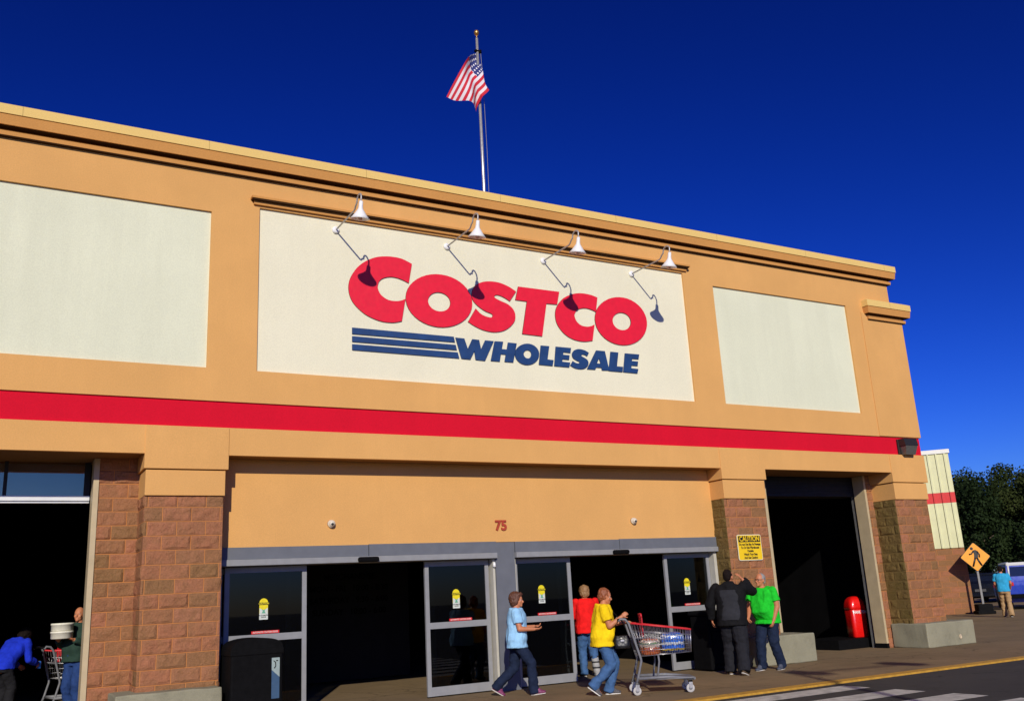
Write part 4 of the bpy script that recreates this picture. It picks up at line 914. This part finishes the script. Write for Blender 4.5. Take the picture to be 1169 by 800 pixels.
yw, yi = person('woman in a bright yellow tee shirt and blue jeans pushing a shopping cart', (8.44, 12.38, 0), VX, 1.62, cloth('tee_yellow', (.88, .60, .008)), JEAN, HR,
       dict(lean=8, hipz=.865, hipy=-.02, an_r=(.08, -.20, .165), an_l=(.08, .05, .085), toe_r=(.05, 1, -.75), toe_l=(.1, 1, .0), kd_r=(0, 1, .2), el_r=(.20, .10, 1.12), wr_r=(.17, .30, 1.28), el_l=(.22, .14, 1.12), wr_l=(.19, .40, 1.19), curl_r=1.25, curl_l=1.1, palm_r=(-1, .3, 0), palm_l=(0, 0, -1), hyaw=-4, hpitch=2), True, belly=.032,
       wd=1.15, hairstyle='bobshort', long_hem=.79, shoes=mat('shoe_plaid', (.09, .085, .09), .7, .5, 60), sole=mat('sole_white', (.70, .68, .62), .7, .1, 14), flare=.012)
person('person in a red top and jeans with a grey walking boot inside the doorway', (10.13, 15.35, 0), (.35, .93), 1.66, cloth('top_red', (.80, .012, .012)), JEAN, HL,
       dict(lean=6, an_l=(.10, .04, .085), an_r=(.11, -.12, .085), el_l=(.24, .10, 1.12), wr_l=(.20, .33, 1.05), el_r=(.24, .10, 1.12), wr_r=(.20, .33, 1.05), curl_l=.9, curl_r=.9, hyaw=10), True, belly=.03, sleeves='long', hairstyle='bob', long_hem=.80, boot=1, wd=1.18)
person('man in a black hooded jacket and baggy trousers, hand raised to his head', (11.66, 13.02, 0), (.80, .60), 1.80, cloth('jacket_black', (.007, .007, .008)), cloth('trousers_charcoal', (.016, .0165, .021)), HK,
       dict(lean=4, an_l=(.12, .06, .085), an_r=(.15, -.20, .105), toe_r=(.3, 1, -.35), el_r=(.33, .26, 1.33), wr_r=(.15, .12, 1.60), el_l=(.36, .0, 1.10), wr_l=(.36, .12, .87), curl_r=.5, palm_r=(-1, -.2, .2), hyaw=-14, hpitch=-4), sleeves='long', hood=True, long_hem=.78, baggy=.028, wd=1.24, hairstyle='cropped', panel=cloth('panel_grey', (.026, .027, .032)), shoes=mat('shoe_tan', (.10, .065, .035), .7, .2, 30))
person('man in a bright green tee shirt, jeans and glasses talking and looking down', (12.62, 13.14, 0), (-.93, -.22), 1.72, cloth('tee_green', (.015, .56, .028)), JEAND, HG,
       dict(lean=10, hipz=.905, an_l=(.13, -.08, .085), an_r=(.12, .16, .085), el_l=(.25, .02, 1.10), wr_l=(.20, .14, .87), el_r=(.25, .12, 1.12), wr_r=(.18, .32, .98), hpitch=-14, hyaw=-10, curl_l=.7), belly=.07, wd=1.18, hairstyle='cropped', glasses=True, long_hem=.80, shoes=mat('shoe_slate', (.06, .07, .10), .7, .2, 30), baggy=.006)
person('man in a turquoise tee shirt and khaki trousers walking away by the parked car', (30.0, 20.05, 0), (.90, .55), 1.68, cloth('tee_turquoise', (.035, .36, .62)), cloth('khaki', (.42, .27, .13)), HK,
       dict(lean=2, an_l=(.10, .14, .085), an_r=(.11, -.16, .10), el_l=(.24, .02, 1.10), wr_l=(.20, .20, .92), el_r=(.24, .02, 1.10), wr_r=(.20, .20, .92)), hairstyle='cropped', long_hem=.84, baggy=.012)
gm, gi = person('bald man in a dark green sweater carrying white boxes beside the left jamb', (1.50, 17.62, 0), (-.66, -.75), 1.74, cloth('sweater_green', (.022, .048, .036)), cloth('denim_blue', (.02, .05, .17)), HG,
       dict(lean=-2, an_l=(.11, .02, .085), an_r=(.11, -.06, .085), el_l=(.24, .06, 1.09), wr_l=(.13, .30, 1.18), el_r=(.24, .06, 1.09), wr_r=(.13, .30, 1.18), palm_l=(0, 0, 1), palm_r=(0, 0, 1), curl_l=.3, curl_r=.3, hyaw=14, hpitch=-6), belly=.05, sleeves='long', hairstyle='fringe', long_hem=.84, baggy=.008)
sp_, si_ = person('stooping person in a bright blue jacket leaning on a cart in the left opening', (.50, 18.5, 0), (.70, .70), 1.66, cloth('jacket_blue', (.012, .035, .55)), cloth('trousers_black', (.014, .014, .017)), HK,
       dict(lean=44, hipz=.88, hipy=-.08, an_l=(.11, .0, .085), an_r=(.11, -.08, .085), el_l=(.22, .22, 1.20), wr_l=(.2, .46, 1.28), el_r=(.22, .2, 1.22), wr_r=(.18, .44, 1.30), hpitch=8, curl_l=1, curl_r=1), sleeves='long', hairstyle='bob', long_hem=.84, baggy=.014)
bpy.data.scenes.remove(TMP) if False else None

# white cake boxes in his hands
yv = Vector((-.70, -.70, 0)).normalized(); c = Vector((1.50, 17.62, 0))+yv*.36
for k, lab in enumerate(('lower of two white round boxes carried by the bald man', 'upper of two white round boxes carried by the bald man')):
    z0 = 1.235+.125*k
    mb = MB(); mb.lathe([(.15, 0), (.165, .01), (.168, .09), (.175, .092), (.175, .118), (.16, .122)], (0, 0, 0), 28)
    tag(mb.build('cake_box', mat('box_white', (.80, .78, .66), .5, .06, 20), None, loc=(c.x, c.y, z0)), lab, 'box', 'white boxes carried by the man')

# ------------------------------------------------------------------ shopping carts
def make_cart():
    t = empty('shopping_cart')
    W_ = .27
    mb = MB()                                  # rear posts, base frame and basket supports
    for k in (-1, 1):
        mb.tube([(k*W_, -.20, 1.06), (k*W_, -.17, 1.10), (k*W_, -.10, 1.09), (k*W_, -.05, 1.03), (k*W_, .09, .52), (k*W_, .095, .48), (k*W_, .03, .25), (k*W_, .0, .17)], .019, 8)
        mb.tube([(k*(W_-.03), .36, .55), (k*(W_-.03), .365, .46), (k*(W_-.03), .33, .28), (k*(W_-.03), .33, .24)], .014, 8)
        mb.tube([(k*W_, .02, .235), (k*(W_-.03), .5, .235), (k*(W_-.07), .87, .195)], .024, 8)
    mb.tube([(-W_+.07, .87, .195), (W_-.07, .87, .195)], .024, 8); mb.tube([(-W_, .04, .235), (W_, .04, .235)], .02, 8)
    mb.box(-W_+.02, W_-.02, .3, .86, .205, .222); mb.build('frame', CARTG, t)
    mb = MB(); mb.tube([(-W_-.01, -.19, 1.085), (W_+.01, -.19, 1.085)], .02, 10); mb.build('handle', BLACKP, t)
    # wire basket: tapering box, lower in front
    def edge(y, z, k): return Vector((k*(W_-.012-.045*max(0, y)/.88), y, z))
    top = lambda y: 1.03-.135*(y+.02)/.90; bot = lambda y: .545+.03*(y-.08)/.8
    mb = MB()
    for k in (-1, 1):
        for i in range(23):
            y = .0+.88*i/22; yb = .085+.775*i/22; mb.tube([edge(yb, bot(yb), k), edge(y, top(y)-.005, k)], .0032, 5)
        for f in (0, .18, .36, .55, .75): mb.tube([edge(.085*(1-f)+.0*f, bot(.08)*(1-f)+top(0)*f, k), edge(.86*(1-f)+.88*f, bot(.86)*(1-f)+top(.88)*f, k)], .0042, 5)
    for i in range(13):
        x = -1+2*i/12; a = edge(.86, bot(.86), x); mb.tube([a, edge(.88, top(.88), x)], .0032, 5); mb.tube([edge(.085, bot(.085), x), a], .0032, 5)
    for i in range(18):
        y = .085+.775*i/17; mb.tube([edge(y, bot(y), -1), edge(y, bot(y), 1)], .0032, 5)
    for f in (0, .25, .5, .75): mb.tube([edge(.86+.02*f, bot(.86)*(1-f)+top(.88)*f, -1), edge(.86+.02*f, bot(.86)*(1-f)+top(.88)*f, 1)], .0042, 5)
    for k in (-1, 1): mb.tube([edge(.86, bot(.86), k), edge(.88, top(.88), k)], .009, 6)
    mb.build('basket', CHROME, t)
    mb = MB(); mb.tube([edge(-.02, top(-.02), -1), edge(.885, top(.885), -1), edge(.885, top(.885), 1), edge(-.02, top(-.02), 1)], .013, 8); mb.build('rim', CARTR, t)
    # folding child seat behind the handle
    mb = MB(); mb.box(-.17, .17, .16, .175, .82, 1.10, .006); mb.tube([(-.15, .165, 1.10), (-.15, .16, 1.15), (.15, .16, 1.15), (.15, .165, 1.10)], .014, 6); cs_ = mb.build('child_seat', CARTR, t)
    mb = MB(); mb.box(-.16, .16, .02, .16, .80, .815); mb.tube([(-.17, .0, .82), (-.17, .165, .82)], .006); mb.build('seat_base', CARTG, cs_)
    for k, y, w in ((-1, .0, W_), (1, .0, W_), (-1, .80, W_-.06), (1, .80, W_-.06)):
        mb = MB(); mb.box(k*w-.008-.018, k*w-.018, y-.02, y+.035, .06, .175); mb.box(k*w+.018, k*w+.026, y-.02, y+.035, .06, .175); mb.box(k*w-.026, k*w+.026, y-.02, y+.035, .15, .176); fk = mb.build('caster', CHROME, t)
        mb = MB(); mb.lathe([(.03, -.013), (.055, -.014), (.062, -.008), (.062, .008), (.055, .014), (.03, .013)], (k*w, y, .062), 22, 'x'); mb.build('wheel', TYRE, fk)
        mb = MB(); mb.lathe([(.028, -.0165), (.028, .0165)], (k*w, y, .062), 16, 'x'); mb.build('hub', CARTG, fk)
    return t
ct = make_cart(); ang = math.atan2(-VX[0], VX[1])
RTv = Vector((-VX[1], VX[0], 0))*-1                # right-hand side of the cart
ct.location = (8.79, 12.12, 0); ct.rotation_euler.z = ang; tag(ct, 'shopping cart with red rim pushed by the woman in yellow', 'shopping cart', 'shopping carts')
c2 = copy_tree(ct); c2.location = (10.36, 15.98, 0); c2.rotation_euler.z = math.atan2(-.35, .93); tag(c2, 'shopping cart standing in the dark doorway beyond the person in red', 'shopping cart', 'shopping carts')
c3 = copy_tree(ct); c3.location = (1.20, 18.95, 0); c3.rotation_euler.z = math.atan2(-.95, .25); tag(c3, 'shopping cart between the stooping blue jacket and the man with white boxes', 'shopping cart', 'shopping carts')
bpy.context.view_layer.update()
def in_cart(y, x, z): return ct.matrix_world @ Vector((x, y, z))
# goods in the pushed cart
def pack(nm, m, y0, y1, w, z0, z1, lab, cat, band=None, seed=0):
    t = empty(nm, in_cart((y0+y1)/2, 0, z0), ang, lab, cat)
    b = Body(); L = (y1-y0)/2; h = z1-z0
    b.loft([(Vector((0, 0, z)), Vector((1, 0, 0)), Vector((0, 1, 0)), w*k, L*k) for z, k in ((0, .93), (.02, 1), (h*.35, 1.0), (h*.48, .97), (h*.55, 1), (h*.86, .97), (h, .72))], 32)
    b.finish('wrap', m, .010, t, wrinkle=.008, wsc=14)
    return t
def pack_mat(name, cols):
    m, t, b = nt(name); p = objc(t); s = N(t, 'ShaderNodeSeparateXYZ'); t.links.new(p, s.inputs[0])
    n = noise_tex(t, scl(t, p, (1, 1, .5)), 22, 3); v = math_node(t, 'ADD', s.outputs[2], math_node(t, 'MULTIPLY', n, .08))
    t.links.new(ramp(t, math_node(t, 'MULTIPLY', v, 3.2), cols), b.inputs['Base Color']); b.inputs['Roughness'].default_value = .18; b.inputs['Coat Weight'].default_value = .5
    [e for e in t.nodes if e.type == 'VALTORGB'][0].color_ramp.interpolation = 'CONSTANT'
    return m
PB = pack_mat('pack_blue', [(0, (.01, .03, .12)), (.22, (.5, .36, .02)), (.30, (.02, .12, .55)), (.48, (.6, .65, .7)), (.60, (.02, .14, .6)), (.85, (.55, .65, .75)), (.93, (.02, .12, .5))])
PO = pack_mat('pack_orange', [(0, (.42, .10, .03)), (.30, (.36, .09, .03)), (.45, (.6, .5, .42)), (.58, (.14, .24, .10)), (.66, (.6, .48, .40)), (.8, (.5, .12, .05)), (.95, (.62, .52, .46))])
pack('snack_pack', PO, .12, .42, .19, .560, .78, 'orange and white plastic wrapped pack at the handle end of the cart', 'groceries')
pack('drinks_pack', PB, .45, .80, .19, .575, .85, 'blue and white plastic wrapped pack at the front of the cart', 'groceries')
# her bag
hb_ = empty('handbag', (8.66, 12.18, .0), ang, 'black shoulder bag hanging between the woman in yellow and her cart', 'handbag')
b = Body(); b.loft([(Vector((0, 0, z)), Vector((1, 0, 0)), Vector((0, 1, 0)), w_, l_) for z, w_, l_ in ((.66, .05, .115), (.70, .058, .13), (.80, .05, .125), (.85, .03, .11))]); b.finish('bag', mat('bag_leather', (.006, .006, .007), .35, .2, 20, spec=.5), .008, hb_, wrinkle=.004, wsc=14)
mb = MB(); mb.box(.050, .062, -.03, .03, .76, .79, .004); mb.build('buckle', CHROME, hb_)
mb = MB(); mb.tube([(.0, -.11, .83), (-.02, -.17, 1.05), (-.06, -.26, 1.30), (-.09, -.30, 1.385), (-.12, -.29, 1.37)], .010, 6); mb.tube([(.0, .10, .83), (-.02, .03, 1.05), (-.06, -.14, 1.25), (-.09, -.24, 1.38)], .009, 6); mb.build('strap', BLACKP, hb_)

# blue can in the stooping person's hand
bpy.context.view_layer.update()
hw_ = sp_.matrix_world @ (si_['wr'][1]+(si_['wr'][1]-si_['el'][1]).normalized()*.075)
mb = MB(); mb.lathe([(.024, -.06), (.032, -.052), (.033, .048), (.026, .06)], (0, 0, 0), 18); cn = mb.build('drink_can', mat('can_blue', (.02, .16, .65), .3, .1, 30), None, loc=hw_); tag(cn, 'small bright blue drink can held by the stooping person', 'can')
mb = MB(); mb.lathe([(.0255, .0605), (.0255, .064)], (0, 0, 0), 18); mb.build('can_lid', CHROME, cn)
bpy.data.scenes.remove(TMP)
# ------------------------------------------------------------------ cars on the far side
def make_car(nm, paint, roofm, suv, label, cat):
    t = empty(nm, (0, 0, 0), 0, label, cat)
    L, Wd = (4.6, 1.88) if suv else (4.5, 1.78); hw = Wd/2
    # side outline (y forward from the tail, z)
    if suv: low = [(0.02, .50), (0, .95), (.06, 1.12), (3.15, 1.14), (4.35, 1.05), (4.6, .85), (4.58, .48)]; gh = [(.05, 1.10), (.16, 1.74), (.5, 1.79), (2.55, 1.78), (3.15, 1.13)]
    else: low = [(0.03, .38), (0, .75), (.08, .95), (.9, .97), (3.2, .93), (4.3, .78), (4.5, .6), (4.47, .34)]; gh = [(.55, .95), (1.05, 1.36), (1.6, 1.43), (2.4, 1.40), (3.15, .92)]
    Rw = .40 if suv else .32; wy = (.92, 3.65)
    def arch(yc): return [(yc+(Rw+.06)*math.cos(PI*k/10), .30+(Rw+.06)*math.sin(PI*k/10)) for k in range(11)]
    base = (.46 if suv else .34)
    poly = low + [(wy[1]+Rw+.1, base-.08)] + arch(wy[1]) + [(wy[1]-Rw-.1, base-.1), (wy[0]+Rw+.1, base-.1)] + arch(wy[0]) + [(wy[0]-Rw-.1, base-.06)]
    mb = MB(); mb.prism(poly, lambda p: (-hw, p[0], p[1]), lambda p: (hw, p[0], p[1]))
    bmesh.ops.triangulate(mb.bm, faces=[f for f in mb.bm.faces if len(f.verts) > 4])
    es = [e for e in mb.bm.edges if len(e.link_faces) == 2 and e.calc_face_angle(0) > .5 and (abs(e.verts[0].co.x-e.verts[1].co.x) < .01)]
    bmesh.ops.bevel(mb.bm, geom=es, offset=.05, segments=2, affect='EDGES', profile=.5); mb.build('body', paint, t)
    ins = .10
    mb = MB(); mb.prism(gh, lambda p: (-hw+.03+ins*max(0, p[1]-1.0 if suv else p[1]-.9)*1.3, p[0], p[1]), lambda p: (hw-.03-ins*max(0, p[1]-1.0 if suv else p[1]-.9)*1.3, p[0], p[1])); mb.build('cabin', paint, t)
    rf = [p for p in gh]
    ztop = max(p[1] for p in gh)
    mb = MB(); mb.box(-hw+.13, hw-.13, gh[1][0]-.02, gh[3][0]+.05, ztop-.10, ztop+.03, .03); ro = mb.build('roof', roofm, t)
    if suv:
        mb = MB()
        for k in (-1, 1): mb.tube([(k*(hw-.16), .06, 1.15), (k*(hw-.19), .14, 1.70), (k*(hw-.22), .3, 1.81), (k*(hw-.22), 2.4, 1.81)], .035, 8)
        mb.build('roof_rail', roofm, ro)
    # windows
    CG = mat('car_glass', (.012, .016, .03), .06, 0, spec=.8)
    a, b2 = gh[0], gh[1]; mb = MB(); f = lambda u: (a[0]+(b2[0]-a[0])*u-.012, a[1]+(b2[1]-a[1])*u)
    y0, z0 = f(.30); y1, z1 = f(.86)
    mb.prism([(-hw+.20, 0), (hw-.20, 0), (hw-.25, 1), (-hw+.25, 1)], lambda p: (p[0], y0 if p[1] == 0 else y1, z0 if p[1] == 0 else z1), lambda p: (p[0], (y0 if p[1] == 0 else y1)+.015, (z0 if p[1] == 0 else z1)))
    mb.build('rear_window', CG, t)
    for k in (-1, 1):
        zb = gh[0][1]+.06; zt = ztop-.13; xb = hw-.03-ins*(zb-(1.0 if suv else .9))*1.3+.004; xt = hw-.03-ins*(zt-(1.0 if suv else .9))*1.3+.004
        for q0, q1 in ((gh[1][0]+.12, 1.35), (1.43, gh[3][0]-.15)):
            mb = MB(); mb.prism([(q0, 0), (q1+(.3 if q0 == 1.43 else 0), 0), (q1, 1), (q0+.05, 1)], lambda p: (k*(xb if p[1] == 0 else xt), p[0], zb if p[1] == 0 else zt), lambda p: (k*((xb if p[1] == 0 else xt)-.012), p[0], zb if p[1] == 0 else zt)); mb.build('side_window', CG, t)
        zl = 1.0 if suv else .80
        mb = MB(); mb.box(k*(hw-.14)-.13, k*(hw-.14)+.13, -.025, .06, zl-.07, zl+.07, .02); mb.build('taillight', mat('taillight_red', (.55, .01, .012), .25, .05, 9), t)
        for yc in wy:
            mb = MB(); mb.lathe([(Rw*.62, -.10), (Rw*.95, -.10), (Rw, -.07), (Rw, .07), (Rw*.95, .10), (Rw*.62, .10)], (k*(hw-.10), yc, Rw), 26, 'x'); tw = mb.build('wheel', RUBBER, t)
            mb = MB(); mb.lathe([(.05, -.06), (Rw*.6, -.085), (Rw*.6, .085), (.05, .06)], (k*(hw-.10), yc, Rw), 20, 'x'); mb.build('rim', STEEL, tw)
    mb = MB(); mb.box(-hw+.05, hw-.05, -.08, .08, base, base+.16, .03); mb.build('bumper', BLACKP if suv else paint, t)
    mb = MB(); mb.box(-.26, .26, -.026, .0, base+.24, base+.36); mb.build('number_plate', mat('plate_dim', (.10, .10, .10), .5, .05, 9), t)
    if suv:
        mb = MB(); mb.lathe([(.10, -.02), (.30, -.02), (.35, .02), (.35, .20), (.10, .2)], (0.35, -.2, .98), 24, 'y'); mb.build('spare_wheel', RUBBER, t)
    return t
cp = lambda n, c, k=.6: mat(n, c, .3, .03, 3, coat=k, local=True)
CAR1 = make_car('parked_car', cp('paint_blue', (.012, .045, .42)), mat('roof_white', (.66, .66, .64), .3, .03, 3), True, 'blue off-roader with a pale roof parked beyond the walking man', 'car')
az = R(50); fw = Vector((math.sin(az), math.cos(az), 0)); rg = Vector((math.cos(az), -math.sin(az), 0))
def park(t, corner, a):
    fw = Vector((math.sin(a), math.cos(a), 0)); rg = Vector((math.cos(a), -math.sin(a), 0)); t.location = Vector((*corner, -.024))+rg*.94; t.rotation_euler.z = -a
park(CAR1, (35.15, 23.35), az)
CAR2 = make_car('parked_car', cp('paint_navy', (.006, .008, .016), .25), cp('paint_navy', (0, 0, 0)), False, 'dark navy saloon with red taillights half hidden behind the sign post', 'car'); park(CAR2, (43.2, 31.2), R(70))
CAR3 = make_car('parked_car', cp('paint_silver', (.30, .32, .34)), cp('paint_silver', (0, 0, 0)), False, 'silver saloon glimpsed between the sign post and the blue car', 'car'); park(CAR3, (46.8, 31.6), R(64))

# ------------------------------------------------------------------ trees beyond the car park
def leaf_mat(name, a, b_):
    m, t, b = nt(name); p = pos(t); oi = N(t, 'ShaderNodeObjectInfo')
    n = noise_tex(t, p, .9, 4); n2 = noise_tex(t, p, 7, 2)
    f = math_node(t, 'ADD', math_node(t, 'MULTIPLY', n, .7), math_node(t, 'MULTIPLY', oi.outputs['Random'], .35))
    c = mixc(t, ramp(t, f, [(.3, 0), (.75, 1)]), a, b_); c = mixc(t, .3, c, ramp(t, n2, [(.3, tuple(x*.5 for x in a)), (.7, tuple(x*1.6 for x in b_))]))
    t.links.new(c, b.inputs['Base Color']); b.inputs['Roughness'].default_value = .75; b.inputs['Specular IOR Level'].default_value = .15
    return m
LEAF = [leaf_mat('leaf_dark', (.009, .020, .005), (.022, .038, .008)), leaf_mat('leaf_mid', (.014, .028, .006), (.040, .052, .011))]
BARK = mat('bark', (.09, .065, .045), .9, .3, 5, bmp=.5, bscale=20)
def make_tree(kind, seed):
    rng = random.Random(seed); t = empty('tree')
    Ht = rng.uniform(11.5, 13.5) if kind != 2 else 5.5; cw = Ht*(.30 if kind == 0 else .36)
    mb = MB(); mb.tube([(0, 0, 0), (.08, .05, Ht*.25), (-.05, .1, Ht*.5), (.05, 0, Ht*.85)], [.24, .2, .14, .03], 9)
    tips = []
    for k in range(11):
        z = Ht*rng.uniform(.22, .75); a = rng.uniform(0, 2*PI); l = cw*rng.uniform(.5, .95)*(1.15-z/Ht*.6); e = Vector((math.cos(a)*l, math.sin(a)*l, z+l*.45)); tips.append(e)
        mb.tube([(0, 0, z-.3), Vector((e.x*.5, e.y*.5, z+.15*l)), e], [.09, .06, .02], 6)
    mb.build('trunk', BARK, t)
    bm = bmesh.new(); lobes = [(e, cw*rng.uniform(.26, .46)) for e in tips]
    for k in range(16):
        z = Ht*rng.uniform(.2, .97); f = math.sin(PI*min(1, max(.08, (z/Ht-.1)/.92))**.8)*.85; a = rng.uniform(0, 2*PI); r = cw*f*rng.uniform(.1, .8)
        lobes.append((Vector((math.cos(a)*r, math.sin(a)*r, z)), cw*rng.uniform(.24, .44)))
    for c, r in lobes:
        for q in range(int(330*(r/1.5))):
            d = Vector((rng.gauss(0, 1), rng.gauss(0, 1), rng.gauss(0, 1))).normalized(); p = c+d*r*rng.uniform(.45, 1.08)*Vector((1, 1, .8)).length/1.62
            sz = rng.uniform(.07, .17); nrm = (d+Vector((rng.gauss(0, .6), rng.gauss(0, .6), rng.gauss(0, .6)+.3))).normalized(); tq = nrm.to_track_quat('Z', 'Y').to_matrix(); an = rng.uniform(0, PI)
            pts = [(-sz, -sz*.5), (sz*.3, -sz*.7), (sz, .1*sz), (.2*sz, sz*.75), (-sz*.8, sz*.4)]
            bm.faces.new([bm.verts.new(p+tq@Vector((x*math.cos(an)-y*math.sin(an), x*math.sin(an)+y*math.cos(an), rng.uniform(-.05, .05)))) for x, y in pts])
    me = bpy.data.meshes.new('crown'); bm.to_mesh(me); bm.free(); me.materials.append(LEAF[kind % 2]); o = bpy.data.objects.new('crown', me); COL.objects.link(o); o.parent = t
    return t
protos = [make_tree(0, 1), make_tree(1, 2), make_tree(0, 3), make_tree(1, 4), make_tree(2, 5), make_tree(2, 6)]
rng = random.Random(11); used = set(); ntree = 0
HALF = {0: 'tall dark tree', 1: 'broad mid green tree', 2: 'tall dark tree', 3: 'broad mid green tree', 4: 'low bushy tree', 5: 'low bushy tree'}
def plant(x, y, k, sc):
    global ntree
    t = protos[k] if k not in used else copy_tree(protos[k]); used.add(k); ntree += 1
    t.location = (x, y, -.024); t.rotation_euler.z = rng.uniform(0, 6.28); t.scale = (sc, sc, sc*rng.uniform(.92, 1.08))
    tag(t, HALF[k]+' in the leafy belt at the far edge of the car park', 'tree', 'trees beyond the car park: '+HALF[k])
for row, (dd, n) in enumerate(((92, 15), (100, 16), (109, 15))):
    for i in range(n):
        a = R(47.0+19.0*(i+.5*(row % 2)+rng.uniform(-.25, .25))/n); d = dd+rng.uniform(-3, 3)
        plant(math.sin(a)*d, math.cos(a)*d, rng.choice((0, 1, 2, 3)), rng.uniform(.76, .90)*(1.0, 1.04, 1.1)[row])
for i in range(14):
    a = R(47.5+18*(i+rng.uniform(-.3, .3))/14); d = 85+rng.uniform(-2, 2); plant(math.sin(a)*d, math.cos(a)*d, rng.choice((4, 5)), rng.uniform(.7, 1.05))

# ------------------------------------------------------------------ camera, sun, sky
cam = bpy.data.cameras.new('camera'); co = bpy.data.objects.new('camera', cam); COL.objects.link(co); scene.camera = co
cam.sensor_width = 36; cam.sensor_fit = 'HORIZONTAL'; cam.lens = 36*1058.49/1169; cam.clip_end = 2000; cam.clip_start = .1
yaw, pitch, roll = R(29.8764), R(14.8749), R(-3.1094)
f = Vector((math.sin(yaw)*math.cos(pitch), math.cos(yaw)*math.cos(pitch), math.sin(pitch)))
r0 = Vector((math.cos(yaw), -math.sin(yaw), 0)); u0 = r0.cross(f)
rr = r0*math.cos(roll)+u0*math.sin(roll); uu = rr.cross(f)
co.matrix_world = Matrix(((rr.x, uu.x, -f.x, 0), (rr.y, uu.y, -f.y, 0), (rr.z, uu.z, -f.z, 1.5), (0, 0, 0, 1)))
SEL, SAZ = 24.0, 25.3
su = bpy.data.lights.new('sun', 'SUN'); su.energy = 3.7; su.angle = R(.53); su.color = (1, .92, .78)
so = bpy.data.objects.new('sun', su); COL.objects.link(so)
ldir = Vector((math.sin(R(SAZ))*math.cos(R(SEL)), math.cos(R(SAZ))*math.cos(R(SEL)), -math.sin(R(SEL))))
so.rotation_euler = ldir.to_track_quat('-Z', 'Y').to_euler(); so.location = (-20, -40, 30)
w = bpy.data.worlds.new('World'); scene.world = w; w.use_nodes = True; t = w.node_tree; t.nodes.clear()
ou = t.nodes.new('ShaderNodeOutputWorld'); bg = t.nodes.new('ShaderNodeBackground'); sk = t.nodes.new('ShaderNodeTexSky')
sk.sky_type = 'NISHITA'; sk.sun_disc = False; sk.sun_elevation = R(SEL); sk.sun_rotation = R(180+SAZ); sk.air_density = 1.0; sk.dust_density = .3; sk.ozone_density = 3.0
def tint(a, c):
    n = mixc(t, 1.0, a, (1, 1, 1), 'MULTIPLY'); nd = n.node; nd.inputs[7].default_value = (*c, 1); nd.clamp_result = False; return n
hs = t.nodes.new('ShaderNodeHueSaturation'); hs.inputs['Saturation'].default_value = 1.25
gm = t.nodes.new('ShaderNodeGamma'); gm.inputs[1].default_value = 1.8
t.links.new(tint(sk.outputs[0], (.06, .06, .06)), hs.inputs['Color']); t.links.new(hs.outputs[0], gm.inputs[0])
t.links.new(tint(gm.outputs[0], (1.0/.06, 1.32/.06, 3.5/.06)), bg.inputs[0]); bg.inputs[1].default_value = .06
t.links.new(bg.outputs[0], ou.inputs[0])
scene.view_settings.view_transform = 'Standard'; scene.view_settings.look = 'None'; scene.view_settings.exposure = 0; scene.view_settings.gamma = 1; scene.view_settings.use_curve_mapping = False
scene.cycles.max_bounces = 8; scene.cycles.transparent_max_bounces = 12; scene.cycles.use_denoising = True
